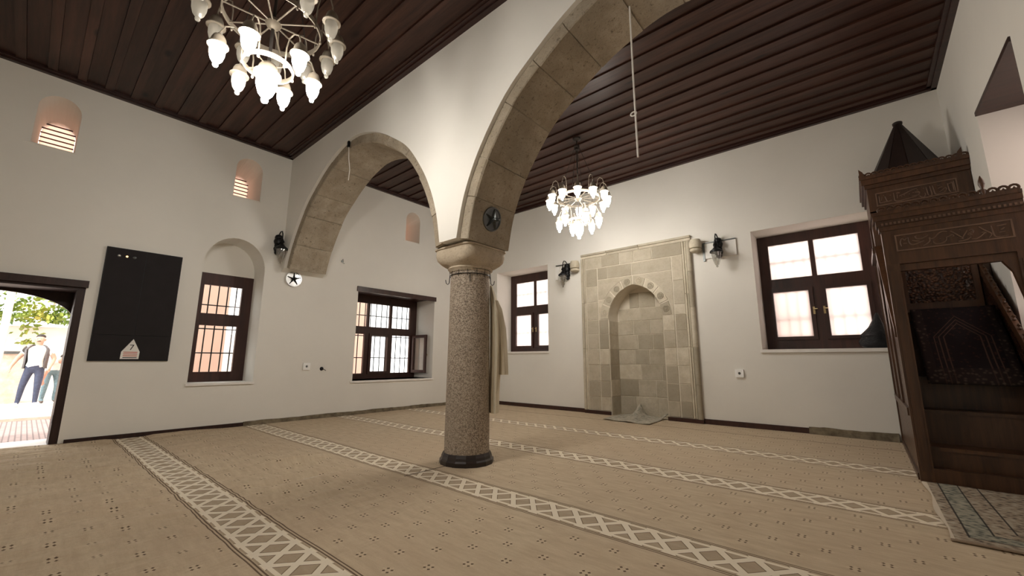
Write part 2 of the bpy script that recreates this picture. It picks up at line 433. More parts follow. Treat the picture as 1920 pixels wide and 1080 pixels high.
def arch_blocks(IN, lim_l, lim_r, label, seed):
    rnd = random.Random(seed); CX_ = max(IN, key=lambda p: p[1])[0]
    pts = [p for p in IN if not (p[0] < CX_ and p[1] < lim_l) and not (p[0] > CX_ and p[1] < lim_r)]
    # dense resample by arc length
    D = []
    for a, b in zip(pts, pts[1:]):
        for j in range(4): D.append((a[0]+(b[0]-a[0])*j/4, a[1]+(b[1]-a[1])*j/4))
    D.append(pts[-1]); s = [0]
    for a, b in zip(D, D[1:]): s.append(s[-1]+hypot(b[0]-a[0], b[1]-a[1]))
    def at(q):
        q = max(0, min(s[-1], q))
        for i in range(len(s)-1):
            if s[i+1] >= q:
                k = (q-s[i])/max(1e-9, s[i+1]-s[i]); p = (D[i][0]+(D[i+1][0]-D[i][0])*k, D[i][1]+(D[i+1][1]-D[i][1])*k)
                tx, tz = D[i+1][0]-D[i][0], D[i+1][1]-D[i][1]; L = hypot(tx, tz); return p, (-tz/L, tx/L)
    root = thing('stone_arch', label, 'arch', (D[0][0], AY0, 0), 'stone arches of the arcade')
    # mortar core
    mid = [at(s[-1]*i/40) for i in range(41)]
    inn = [(p[0]+n[0]*.012, p[1]+n[1]*.012) for p, n in mid]; out_ = [(min(p[0]+n[0]*(RING-.004), RX-.006), p[1]+n[1]*(RING-.004)) for p, n in mid]
    m = MB()
    for i in range(40):
        m.poly([inn[i], inn[i+1], out_[i+1], out_[i]], fA, 2.815, 3.44)
    m.build('mortar_core', 'archmortar', root)
    q = 0; gap = .004
    while q < s[-1]-.12:
        L = rnd.uniform(.38, .66)
        if s[-1]-(q+L) < .25: L = s[-1]-q
        a, b = q+gap, q+L-gap; k = 5; off = rnd.uniform(-.005, .005)
        I = []; O = []
        for j in range(k+1):
            p, n = at(a+(b-a)*j/k); I.append((p[0]+n[0]*off, p[1]+n[1]*off)); O.append((min(p[0]+n[0]*(RING-.002), RX-.004), p[1]+n[1]*(RING-.002)))
        # chamfered arrises on the soffit edges
        m = MB(); V = []; ch = rnd.uniform(.008, .016)
        y0 = 2.80+rnd.uniform(-.004, .004); y1 = 3.45
        for j in range(k+1):
            (ix, iz), (ox, oz) = I[j], O[j]; nx, nz = ox-ix, oz-iz; Ln = hypot(nx, nz); nx /= Ln; nz /= Ln
            V += [(ix+nx*ch, y0, iz+nz*ch), (ix, y0+ch, iz), (ix, y1-ch, iz), (ix+nx*ch, y1, iz+nz*ch), (ox, y1, oz), (ox, y0, oz)]
        F = [tuple(range(6)), tuple(range(k*6, k*6+6))]
        for j in range(k):
            for e in range(6): F.append((j*6+e, j*6+(e+1) % 6, (j+1)*6+(e+1) % 6, (j+1)*6+e))
        m.add(V, F); m.build('voussoir', 'arch', root)
        q += L
    return root
arch_blocks(inL, 2.58, 2.29, 'tan stone arch springing from the left wall to the column', 3)
arch_blocks(inR, 2.29, 2.0, 'tan stone arch rising from the column toward the carved pulpit wall', 8)

# ---- ceiling: wide boards with proud narrow battens between them
cl = struct(MB().box((LX-.1, RY-.2, 4.845), (RX+.1, QY+.1, 4.95)).build('ceiling', 'trim'))
def boards(y0, y1, ph):
    k = math.floor((y0-ph)/.267)
    mw = None
    while True:
        a = ph+k*.267; k += 1
        if a > y1: break
        ws, we = max(a+.087, y0), min(a+.267, y1)
        if we-ws > .02: MB().box((LX, ws+.003, CZ+.022+random.uniform(-.002, .002)), (RX, we-.003, 4.845)).build('ceiling_board', 'ceil', cl)
        ws, we = max(a, y0), min(a+.087, y1)
        if we-ws > .02: MB().box((LX, ws, CZ), (RX, we, 4.845)).build('ceiling_batten', 'batten', cl)
boards(RY, AY0, -.318)
boards(AY1, QY, 4.498-.04)
# moulded trim around both ceilings
k = 0
for (a, b) in (((LX, RY, 0), (LX+.06, AY0, 0)), ((RX-.06, RY, 0), (RX, AY0, 0)), ((LX, AY0-.06, 0), (RX, AY0, 0)), ((LX, RY, 0), (RX, RY+.06, 0)),
               ((LX, AY1, 0), (LX+.06, QY, 0)), ((RX-.06, AY1, 0), (RX, QY, 0)), ((LX, AY1, 0), (RX, AY1+.06, 0)), ((LX, QY-.06, 0), (RX, QY, 0))):
    k += 1; m = MB().box((a[0], a[1], CZ-.035), (b[0], b[1], CZ+.03))
    dx, dy = b[0]-a[0], b[1]-a[1]
    if dx > dy:
        t = .045; sgn = -1 if k in (3, 8) else 1
        m.box((a[0], (a[1]-t if sgn < 0 else b[1]), CZ-.015), (b[0], (a[1] if sgn < 0 else b[1]+t), CZ+.03))
    else:
        t = .045; sgn = -1 if k in (2, 6) else 1
        m.box(((a[0]-t if sgn < 0 else b[0]), a[1], CZ-.015), ((a[0] if sgn < 0 else b[0]+t), b[1], CZ+.03))
    struct(m.build('trim_%d' % k, 'trim'))

# ---- baseboards
def ubox(f, u0, u1, v0, v1, w0, w1): 
    a = f(u0, v0, w0); b = f(u1, v1, w1)
    return tuple(min(p, q) for p, q in zip(a, b)), tuple(max(p, q) for p, q in zip(a, b))
struct(MB().box(*ubox(fL, .45, 2.42, -.01, .062, -.022, 0)).build('baseboard_left', 'doorwood'))
m = MB().box(*ubox(fB, LX+.02, -4.50, -.01, .085, -.022, 0)).box(*ubox(fB, -2.20, -.75, -.01, .085, -.022, 0))
m.box(*ubox(fB, -4.50, -3.915, -.01, .07, -.065, -.04)); m.box(*ubox(fB, -2.80, -2.20, -.01, .07, -.065, -.04))
struct(m.build('baseboard_back', 'winwood'))

# ---- carpet, wall to wall, with slack ripples on the door side
def ripple(x, y):
    wz = max(0, min(1, (-2.4-x)/1.2))*max(0, min(1, (2.36-y)/.35))
    band_ = abs(((y-1.06+.76) % 1.52)-.76); wz *= min(1, max(.15, (band_-.1)/.15))
    z = 1.5*(1-2*abs(mnoise.noise(Vector((x*5.2+y*.35, y*.75, .3)))))+.9*mnoise.noise(Vector((x*11+y*.9, y*1.1, 4.)))
    big = .045*math.exp(-((x+4.66-.10*(y-2.0))/.05)**2)*max(0, min(1, (y-1.35)/.5))*max(0, min(1, (2.38-y)/.1))
    edge = 0
    return wz*.016*z+big*.9+.002*sin(x*3.1+y*2.2)+.0
X0, X1, Y0, Y1 = LX+.003, RX-.003, RY+.003, QY-.003
m = MB().grid(lambda u, v: (X0+(X1-X0)*u, Y0+(Y1-Y0)*v, .004+ripple(X0+(X1-X0)*u, Y0+(Y1-Y0)*v)), 330, 150)
cp = m.build('carpet', 'carpet', None, True, False)
cp.data.set_sharp_from_angle(angle=pi)
tag(cp, 'beige prayer-row carpet with pale strap-work bands covering the floor', 'carpet')
# turned-up carpet edges along the walls
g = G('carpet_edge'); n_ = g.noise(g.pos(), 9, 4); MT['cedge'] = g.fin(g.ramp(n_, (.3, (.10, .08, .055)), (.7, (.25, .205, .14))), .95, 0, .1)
def cuff(fm, u0, u1, n, h, t):
    m = MB(); R_ = random.Random(4); V = []
    for i in range(n+1):
        u = u0+(u1-u0)*i/n; hh = h*(1+.05*sin(i*.5)+R_.uniform(-.04, .04)); tt = t*(1+R_.uniform(-.2, .2))
        V += [fm(u, .0, -tt*1.8), fm(u, hh*.45, -tt*1.1), fm(u, hh, -tt*.7), fm(u, hh*1.02, -.002), fm(u, 0, -.002)]
    F = [(i*5+e, i*5+(e+1) % 5, (i+1)*5+(e+1) % 5, (i+1)*5+e) for i in range(n) for e in range(5)]
    F += [tuple(range(5)), tuple(range(n*5, n*5+5))]
    return m.add(V, F)
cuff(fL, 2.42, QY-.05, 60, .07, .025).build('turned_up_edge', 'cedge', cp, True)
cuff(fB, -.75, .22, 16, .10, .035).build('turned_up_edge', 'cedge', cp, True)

# ================================================================== WINDOWS
def window(name, fm, R, w, panes, cas, pane_mat, sill=None, th=.06, label=None):
    """R = frame rectangle, panes = holes in the frame, cas = indexes of panes that sit in a proud casement"""
    u0, u1, v0, v1 = R
    base = fm((u0+u1)/2, v0, w); root = sempty(name, base, label)
    MB().slab(rect(*R), [rect(*p) for p in panes], fm, w, w+th).build('window_frame', 'winwood', root)
    for i, p in enumerate(panes):
        if i in cas:
            e = .055; q = (p[0]-e, p[1]+e, p[2]-e, p[3]+e)
            c_ = MB().slab(rect(*q), [rect(*p)], fm, w-.03, w).build('casement', 'winwood', root)
            MB().box(*ubox(fm, p[0]-.003, p[1]+.003, p[2]-.003, p[3]+.003, w+.02, w+.026)).build('pane', pane_mat, c_)
        elif i not in cas and not (isinstance(cas, dict) and i in cas.get('open', ())):
            MB().box(*ubox(fm, p[0]-.003, p[1]+.003, p[2]-.003, p[3]+.003, w+.025, w+.031)).build('pane', pane_mat, root)
    if sill: MB().box(*ubox(fm, sill[0], sill[1], sill[2]-sill[3], sill[2], -sill[4], w)).build('window_sill', 'sill', root)
    return root
def handle(root, fm, u, v, w):
    m = MB().box(*ubox(fm, u-.014, u+.014, v-.06, v+.06, w-.036, w-.03))
    m.tube([fm(u, v+.02, w-.03), fm(u, v+.02, w-.075), fm(u+.05, v+.02, w-.085)], .009, 6)
    return m.build('window_handle', 'brass', root, True)
def bars(root, fm, us, vs_, u0, u1, v0, v1, w, r=.0105):
    for u in us: MB().tube([fm(u, v0, w), fm(u, v1, w)], r, 6).build('grille_bar', 'iron', root)
    for v in vs_: MB().tube([fm(u0, v, w-.012), fm(u1, v, w-.012)], r, 6).build('grille_bar', 'iron', root)

# window in the arched niche
w1 = window('window_1', fL, (1.62, 2.495, .70, 2.50), .50, [(1.78, 2.335, 1.82, 2.30), (1.78, 2.32, .86, 1.62)], (), 'glass', (1.60, 2.51, .70, .035, .03))
bars(w1, fL, [1.80, 1.93, 2.065, 2.20, 2.335], [1.17, 1.58, 1.99], 1.62, 2.495, .70, 2.50, .80)
# three-light window with an open leaf
P2 = [(4.42, 4.89, 1.80, 2.33), (4.95, 5.475, 1.80, 2.33), (5.53, 6.04, 1.80, 2.33), (5.015, 5.43, .81, 1.60)]
w2 = sempty('window_2', fL(5.24, .65, .69))
MB().slab(rect(4.25, 6.23, .65, 2.50), [rect(*p) for p in P2]+[rect(4.36, 4.85, .77, 1.63), rect(5.56, 6.06, .77, 1.63)], fL, .69, .75).build('window_frame', 'winwood', w2)
for p in P2: MB().box(*ubox(fL, p[0]-.003, p[1]+.003, p[2]-.003, p[3]+.003, .715, .721)).build('pane', 'glass', w2)
cs = MB().slab(rect(4.955, 5.49, .755, 1.655), [rect(*P2[3])], fL, .66, .69).build('casement', 'winwood', w2)
# open leaves folded back along the reveals
def leafmap(hx, hy, ang):
    dx, dy = cos(ang), sin(ang)
    return lambda u, v, w: (hx+dx*u-dy*w, hy+dy*u+dx*w, v)
lm = leafmap(LX-.66, 6.10, radians(5))
lf = MB().slab(rect(0, .49, .76, 1.66), [rect(.06, .43, .83, 1.59)], lm, 0, .045).build('casement', 'winwood', w2)
MB().poly(rect(.058, .432, .828, 1.592), lm, .02, .026).build('pane', 'glass', lf)
MB().tube([lm(.46, 1.2, .045), lm(.46, 1.2, .085), lm(.46, 1.14, .10)], .009, 6).build('window_handle', 'brass', lf, True)
lm2 = leafmap(LX-.66, 4.33, radians(-8))
lf = MB().slab(rect(0, .47, .76, 1.66), [rect(.06, .41, .83, 1.59)], lm2, -.045, 0).build('casement', 'winwood', w2)
MB().poly(rect(.058, .412, .828, 1.592), lm2, -.026, -.02).build('pane', 'glass', lf)
MB().box(*ubox(fL, 4.20, 6.26, .612, .65, -.03, .69)).build('window_sill', 'sill', w2)
MB().box(*ubox(fL, 4.22, 6.26, 2.45, 2.552, -.03, .012)).build('lintel_board', 'winwood', w2)
MB().box(*ubox(fL, 4.252, 6.228, 2.50, 2.548, .012, .69)).build('soffit_board', 'winwood', w2)
bars(w2, fL, [4.47+.1405*i for i in range(13)], [1.11, 1.60, 2.06], 4.25, 6.23, .65, 2.5, .80)
# frosted windows of the back wall
w3 = window('window_3', fB, (-7.03, -5.43, 1.26, 3.27), .555, [(-6.84, -6.26, 2.43, 3.06), (-6.19, -5.61, 2.43, 3.06), (-6.84, -6.335, 1.42, 2.20), (-6.12, -5.61, 1.42, 2.20)], (2, 3), 'frost', (-7.05, -5.41, 1.265, .04, .03), .05)
handle(w3, fB, -6.275, 1.82, .555); handle(w3, fB, -6.175, 1.82, .555)
bars(w3, fB, [-6.9+.14*i for i in range(10)], [1.75, 2.35, 2.75], -7.0, -5.45, 1.26, 3.25, .625, .011)
w4 = window('window_4', fB, (-1.245, .30, 1.22, 3.20), .525, [(-1.09, -.515, 2.43, 3.03), (-.45, .12, 2.43, 3.03), (-1.085, -.59, 1.45, 2.20), (-.365, .135, 1.45, 2.20)], (2, 3), 'frost', (-1.27, .32, 1.235, .05, .035), .05)
handle(w4, fB, -.545, 1.86, .525); handle(w4, fB, -.41, 1.86, .525)
bars(w4, fB, [-1.16+.14*i for i in range(11)], [1.75, 2.3, 2.72], -1.23, .28, 1.22, 3.18, .595, .011)
# window recess of the right wall, wooden soffit
w5 = window('window_5', fR, (4.725, 6.066, 1.25, 3.56), .55, [(4.86, 5.36, 2.5, 3.40), (5.43, 5.93, 2.5, 3.40), (4.86, 5.34, 1.42, 2.3), (5.45, 5.93, 1.42, 2.3)], (2, 3), 'frost', (4.70, 6.09, 1.25, .04, .03), .05)
MB().box(*ubox(fR, 4.73, 6.062, 3.555, 3.598, -.012, .55)).build('soffit_board', 'trim', w5)

# high slit vents with slatted openings
for i, (a, b) in enumerate(VENTS):
    v = sempty('window_%d' % (6+i), fL((a+b)/2, 3.87, TH-.05))
    MB().poly(archloop(a+.045, b-.015, 3.87, 4.21, 4.375), fL, TH-.03, TH-.02).build('pane', 'frostpink', v)
    for k in range(7):
        z = 3.93+.068*k
        MB().box(*ubox(fL, a+.042, b-.012, z-.006, z+.006, TH-.075, TH-.05)).build('slat', 'doorwood', v)
    MB().box(*ubox(fL, a-.05, b+.02, 3.765, 3.78, -.008, .02)).build('window_sill', 'plaster', v)

# ================================================================== DOORWAY
d1 = sempty('door_1', fL(-.375, 0, 0))
MB().box(*ubox(fL, -1.32, .418, 1.988, 2.078, -.05, .0)).build('lintel_beam', 'doorwood', d1)
MB().box(*ubox(fL, -1.15, .40, 1.955, 1.99, .0, .46)).build('soffit_board', 'doorwood', d1)
MB().box(*ubox(fL, .322, .40, -.10, 1.955, .004, .46)).build('jamb_board', 'doorwood', d1)
MB().box(*ubox(fL, -1.15, -1.085, -.10, 1.955, .004, .46)).build('jamb_board', 'doorwood', d1)
arc = [(-.385+.725*cos(t), 1.60+.32*sin(t)) for t in [pi*i/24 for i in range(25)]]
path = [(-1.15, 1.955), (-1.15, -.10), (-1.11, -.10)]+arc[::-1]+[(.34, -.10), (.40, -.10), (.40, 1.955)]
MB().slab(path, [], fL, .46, .52).build('arched_frame', 'doorwood', d1)
path2 = [(-1.15, 2.0), (-1.15, -.10), (-1.12, -.10)]+[(u*1.01, v+.03) for u, v in arc[::-1]]+[(.36, -.10), (.40, -.10), (.40, 2.0)]
MB().slab(path2, [], fL, .52, .76).build('stone_surround', 'arch', d1)
MB().box(*ubox(fL, -1.15, .40, -.12, -.004, .0, .80)).build('threshold', 'sill', d1)
# hinge knuckles on the dark jamb
for z in (.32, 1.05, 1.68):
    MB().tube([fL(.33, z-.05, .02), fL(.33, z+.05, .02)], .012, 8).build('hinge', 'iron', d1, True)

# ================================================================== COLUMN
col = thing('column', 'speckled granite column with pale stone capital standing between the arches', 'column', (COLX, COLY, 0))
cc = (COLX, COLY, 0)
m = MB(); R_ = random.Random(2); prof = []
for i in range(25):
    t = i/24; prof.append((.2385-.021*t**1.3, .03+2.0*t))
m.lathe(prof, cc, 40); m.build('shaft', 'granite', col, True)
g = G('collar_wood'); MT['collar'] = g.fin((.020, .012, .010), .4)
m = MB(); pr = [(.236, .105), (.247, .115), (.262, .085), (.268, .060), (.284, .045), (.284, .0)]
m.lathe(pr, cc, 16); m.build('foot_collar', 'collar', col)
# capital: round neck swelling into a square block
def supr(a, n, r):
    c, s_ = cos(a), sin(a); return r/((abs(c)**n+abs(s_)**n)**(1/n))
m = MB(); NA = 64
lv = [(2.02, .228, 2), (2.040, .242, 2), (2.055, .258, 2), (2.070, .252, 2), (2.080, .262, 2.1), (2.095, .282, 2.5), (2.118, .300, 3.2), (2.150, .311, 4.6), (2.20, .314, 6), (2.258, .308, 7), (2.266, .304, 8), (2.270, .318, 8), (2.288, .318, 8)]
V = [(COLX+supr(2*pi*k/NA, n, r)*cos(2*pi*k/NA)*.96, COLY+supr(2*pi*k/NA, n, r)*sin(2*pi*k/NA), z) for z, r, n in lv for k in range(NA)]
F = [(i*NA+k, i*NA+(k+1) % NA, (i+1)*NA+(k+1) % NA, (i+1)*NA+k) for i in range(len(lv)-1) for k in range(NA)]+[tuple(range(NA)), tuple(range((len(lv)-1)*NA, len(lv)*NA))]
m.add(V, F); m.build('capital', 'capital', col, True)
wb = MB().torus(.228, .0045, (COLX, COLY, 1.985), 40, 6).torus(.232, .004, (COLX, COLY, 2.04), 40, 6)
wb = wb.build('wire_band', 'iron', col, True)
for k in range(14):
    a = 2*pi*k/14; x, y = COLX+.231*cos(a), COLY+.231*sin(a)
    MB().tube([(x, y, 2.04), (x, y, 1.955)], .0028, 5).build('wire_tie', 'iron', wb)
for a in (radians(46.4), radians(226.4), radians(-44), radians(136)):
    ex, ey = cos(a), sin(a); P = lambda r, z: (COLX+ex*r, COLY+ey*r, z)
    MB().tube([P(.23, 1.985), P(.235, 1.91), P(.25, 1.893), P(.268, 1.905), P(.275, 1.945)], .0045, 6).build('coat_hook', 'iron', wb, True)

# robe on the far-side hook
g = G('robe_cloth'); p = g.pos(); n = g.noise(g.scale(p, (14, 14, 2)), 1.2, 4); g.bump(n, .4, .01)
MT['robe'] = g.fin(g.ramp(n, (.3, (.52, .46, .34)), (.7, (.68, .61, .48))), .95, 0, .1)
ax = Vector((.69, .724, 0)); ay = Vector((-.724, .69, 0))
rc = Vector((COLX, COLY, 0))+ax*.285+ay*.06
rb = thing('hanging_robe', 'beige cloth robe hanging from a hook on the granite column', 'robe', (rc.x, rc.y, .49))
def sheet(levels, n, seed, cx=0, cy=0):
    R_ = random.Random(seed); ph = R_.uniform(0, 6); V = []
    for z, a, b, ox in levels:
        for k in range(n):
            t = 2*pi*k/n; f = 1+.10*sin(5*t+ph+z*.6)+.06*sin(9*t+2*ph)
            q = rc+ax*(cx+ox+a*f*cos(t))+ay*(cy+b*f*sin(t)); V.append((q.x, q.y, z))
    L = len(levels)
    F = [(i*n+k, i*n+(k+1) % n, (i+1)*n+(k+1) % n, (i+1)*n+k) for i in range(L-1) for k in range(n)]+[tuple(range(n)), tuple(range((L-1)*n, L*n))]
    return MB().add(V, F)
sheet([(1.90, .012, .02, -.045), (1.84, .022, .05, -.035), (1.74, .036, .11, -.02), (1.60, .05, .15, .0), (1.3, .062, .16, .015), (1.0, .056, .165, .01), (.7, .052, .17, .0), (.50, .050, .175, .0)], 36, 3).build('robe_body', 'robe', rb, True)
sheet([(1.72, .02, .03, .0), (1.62, .038, .05, .03), (1.40, .050, .06, .065), (1.15, .052, .065, .080), (.90, .054, .07, .088)], 22, 5, .01, -.06).build('sleeve', 'robe', rb, True)

# ================================================================== MIHRAB
XC, NA_, SPR, APX = -3.355, .555, 1.886, 2.548
h_ = APX-SPR; NR = (NA_**2+h_**2)/(2*NA_); OFF = NR-NA_
def parc(r, n=14):
    """pointed arch polyline from the left springing over the apex to the right springing"""
    top = math.acos(OFF/r); L = []
    for i in range(n+1):
        t = top*i/n; L.append((XC+OFF-r*cos(t), SPR+r*sin(t)))
    return L+[(2*XC-x, z) for x, z in L[::-1][1:]]
nl = parc(NR)
mh = thing('mihrab', 'tall cream limestone prayer niche with rosette arch and carved stone border', 'niche', (XC, QY, 0))
path = [(-4.45, -.01), (-3.91, -.01)]+nl+[(-2.80, -.01), (-2.22, -.01), (-2.22, 3.288), (-4.45, 3.288)]
MB().slab(path, [], fB, -.022, .40).build('mortar_bed', 'mortarpale', mh)
MB().box(*ubox(fB, -4.45, -2.22, -.01, 3.288, .383, .64)).build('niche_back', 'mortarpale', mh)
def blk(pts, w0=-.031, w1=.012, ch=.004, name='stone_block', par=None):
    w0 += random.uniform(-.003, .003)
    return MB().poly(pts, fB, w0, w1, ch).build(name, 'mih', par or mh)
ZL = [.075, .34, .65, .97, 1.29, 1.60, 1.886]
e = .005
for i in range(6):
    z0, z1 = ZL[i]+e, ZL[i+1]-e
    for a, b in ((-4.40, -4.135), (-4.125, -3.915), (-2.795, -2.58), (-2.57, -2.37)):
        blk(rect(a+e, b-e, z0, z1), -.031)
for a, b, zz in ((-4.40, -4.135, (1.886, 2.26, 2.60, 2.985)), (-2.57, -2.37, (1.886, 2.08, 2.52, 2.985))):
    for z0, z1 in zip(zz, zz[1:]): blk(rect(a+e, b-e, z0+e, z1-e))
tb = [-4.40, -4.03, -3.62, -3.31, -2.94, -2.37]
for a, b in zip(tb, tb[1:]): blk(rect(a+e, b-e, 2.99+e, 3.228))
ib = [-4.125, -3.90, -3.37, -2.58]
for a, b in zip(ib, ib[1:]): blk(rect(a+e, b-e, 2.735, 2.98), -.030)
RE = NR+.172
def xe(z): return OFF-sqrt(max(0, RE**2-(z-SPR)**2))
for sgn in (-1, 1):
    xo = -4.125 if sgn < 0 else -2.58
    for z0, z1 in ((SPR+.003, 2.30), (2.31, 2.722)):
        zs = [z0+(z1-z0)*i/8 for i in range(9)]
        cur = [(XC-sgn*min(0, xe(z))-sgn*0 if sgn > 0 else XC+min(0, xe(z)), z) for z in zs]
        cur = [(x+sgn*.006, z) for x, z in cur]
        pts = [(xo-sgn*e, z0)]+cur+[(xo-sgn*e, z1)]
        V = MB().slab(pts, [], fB, -.030, .012).build('stone_block', 'mih', mh)
# voussoirs with carved rosettes
def rosette(c_, w, r, par):
    m = MB(); x, z = c_
    def ring(R, q, n=20):
        pts = [fB(x+R*cos(2*pi*i/n), z+R*sin(2*pi*i/n), w) for i in range(n+1)]; m.tube(pts, q, 5, False)
    ring(r, .010); ring(r*.25, .012, 10)
    for i in range(8):
        a = 2*pi*i/8; m.tube([fB(x+r*.3*cos(a), z+r*.3*sin(a), w), fB(x+r*.6*cos(a+.15), z+r*.6*sin(a+.15), w-.004), fB(x+r*.92*cos(a), z+r*.92*sin(a), w)], [.005, .011, .004], 5)
    return m.build('rosette', 'mih', par, True)
def apt(r, t, sgn):
    return (XC+sgn*(r*cos(t)-OFF), SPR+r*sin(t))
tI, tE = math.acos(OFF/NR), math.acos(OFF/RE)
for sgn in (-1, 1):
    cuts = [0, .27, .52, .77, 1.0] if sgn < 0 else [0, .24, .50, .76, 1.0]
    for i, (f0, f1) in enumerate(zip(cuts, cuts[1:])):
        f0_, f1_ = f0+.012, f1-.012
        I = [apt(NR+.002, tI*(f0_+(f1_-f0_)*j/6), sgn) for j in range(7)]; O = [apt(RE-.004, tE*(f0_+(f1_-f0_)*j/6), sgn) for j in range(7)]
        vb = MB().slab(I+O[::-1], [], fB, -.034, .012).build('voussoir', 'mih', mh)
        cI, cO = I[3], O[3]; rosette(((cI[0]+cO[0])/2, (cI[1]+cO[1])/2), -.036, .056, vb)
# niche back courses
R_ = random.Random(21); nz = [0, .355, .68, .98, 1.275, 1.575, 1.86, 2.12, 2.44]
for i in range(8):
    x = -3.91
    while x < -2.81:
        b = min(x+R_.uniform(.30, .52), -2.80)
        if -2.80-b < .16: b = -2.80
        z0, z1 = nz[i]+.005, nz[i+1]-.005
        if z1 > SPR:
            lim = OFF-sqrt(max(0, NR**2-(min(z1, APX-.01)-SPR)**2)); x0, x1 = max(x, XC+lim), min(b, XC-lim)
        else: x0, x1 = x, b
        if x1-x0 > .05: blk(rect(x0+.005, x1-.005, z0, z1), .374, .402, .005)
        x = b
# left and right reveal courses
for i in range(6):
    z0, z1 = nz[i]+.005, nz[i+1]-.005
    for xa, sg in ((-3.91, 1), (-2.80, -1)):
        f_ = lambda u, v, w, xa=xa, sg=sg: (xa+sg*w, QY+u, v)
        MB().poly(rect(-.012, .366, z0, z1), f_, -.008 if False else .010, .0, 0).build('stone_block', 'mih', mh)
# border mouldings and right colonnette
for a, b, w0 in ((-4.505, -4.455, -.058), (-4.45, -4.41, -.042), (-2.362, -2.335, -.048), (-2.325, -2.30, -.040)):
    for z0, z1 in ((.07, 1.29), (1.295, 2.25), (2.255, 3.228)): blk(rect(a, b, z0, z1), w0, .0 if a < -4.5 else .012, .006, 'border_moulding')
for sx in (-2.25,):
    for z0, z1 in ((.07, .65), (.655, 1.29), (1.295, 2.0), (2.005, 2.65), (2.655, 3.228)):
        MB().lathe([(.045, z0), (.045, z1)], (sx, QY-.032, 0), 16).build('colonnette', 'mih', mh, True)
for a, b in ((-4.505, -3.9), (-3.895, -3.2), (-3.195, -2.205)):
    blk(rect(a, b, 3.285, 3.325), -.060, .0, .006, 'border_moulding'); blk(rect(a, b, 3.233, 3.28), -.040, .012, .006, 'border_moulding')

# stone drums at the upper corners with iron brackets
def corbel(x, label):
    t = thing('stone_drum', label, 'stone drum', (x, QY, 3.1), 'stone drums beside the prayer niche')
    m = MB().lathe([(.02, 3.215), (.085, 3.20), (.102, 3.15), (.105, 3.09), (.095, 3.045)], (x, QY-.11, 0), 20); m.build('drum', 'mih', t, True)
    MB().lathe([(.085, 3.03), (.098, 3.02), (.092, 2.985), (.06, 2.965)], (x, QY-.11, 0), 20).build('drum_base', 'mih', t, True)
    MB().box((x-.05, QY-.12, 2.99), (x+.05, QY, 3.16)).build('tail_block', 'mih', t)
corbel(-4.625, 'small round stone drum at the corner of the prayer niche, closer to the narrow window')
corbel(-2.105, 'small round stone drum at the corner of the prayer niche, closer to the wide window')
tag(MB().tube([(-4.72, QY-.03, 3.19), (-5.17, QY-.03, 3.19)], .011, 6).build('iron_rod', 'steel'), 'thin grey rod fixed flat along the wall above the lantern closer to narrow window', 'rod')
m = thing('iron_bracket', 'thin grey bracket bar with a short drop arm beside the stone drum', 'bracket', (-1.9, QY, 3.1))
MB().box((-2.0, QY-.035, 3.118), (-1.47, QY, 3.135)).build('bar', 'steel', m)
MB().box((-2.01, QY-.03, 2.80), (-1.975, QY, 3.118)).build('drop_arm', 'steel', m)
tag(MB().box((-1.97, QY-.03, 2.84), (-1.47, QY, 3.112)).build('wall_plate', 'white'), 'white rectangular plate on the wall behind the lantern near the wide window', 'plate')
tag(MB().box((-5.19, QY-.03, 2.86), (-5.12, QY, 3.16)).build('wall_plate', 'white'), 'narrow white plate on the wall beside the lantern near the narrow window', 'plate')

# grey prayer rug pushed into the niche
g = G('faded_rug'); p = g.pos(); n = g.noise(p, 14, 5, .7); v = g.voro(p, 16)
c = g.ramp(n, (.3, (.20, .21, .17)), (.52, (.46, .42, .34)), (.75, (.62, .56, .48)))
MT['fadedrug'] = g.fin(g.mix(g.ramp(v, (.1, (.5,)*3), (.3, (0, 0, 0))), c, (.30, .27, .22)), .95, 0, .1)
def nrug(u, v):
    x = -3.80+.90*u+.05*(1-v); y = 6.85+1.02*v+.10*(1-u)*(1-v)
    pk = .22*math.exp(-((u-.40-.06*(1-v))/.10)**2)*max(0, (v-.55)/.45)**1.2
    pk += .07*math.exp(-((u-.97)/.08)**2)*max(0, (v-.5)/.5)
    return (min(max(x, -3.895) if y > 7.6 else x, -2.815 if y > 7.6 else 9), y, .012+pk+.006*sin(u*14+v*5)+.008)
rg = MB().grid(nrug, 44, 36).build('prayer_rug', 'fadedrug', None, True)
sm = rg.modifiers.new('t', 'SOLIDIFY'); sm.thickness = .008
tag(rg, 'faded grey prayer rug bunched up in the foot of the stone niche', 'rug')

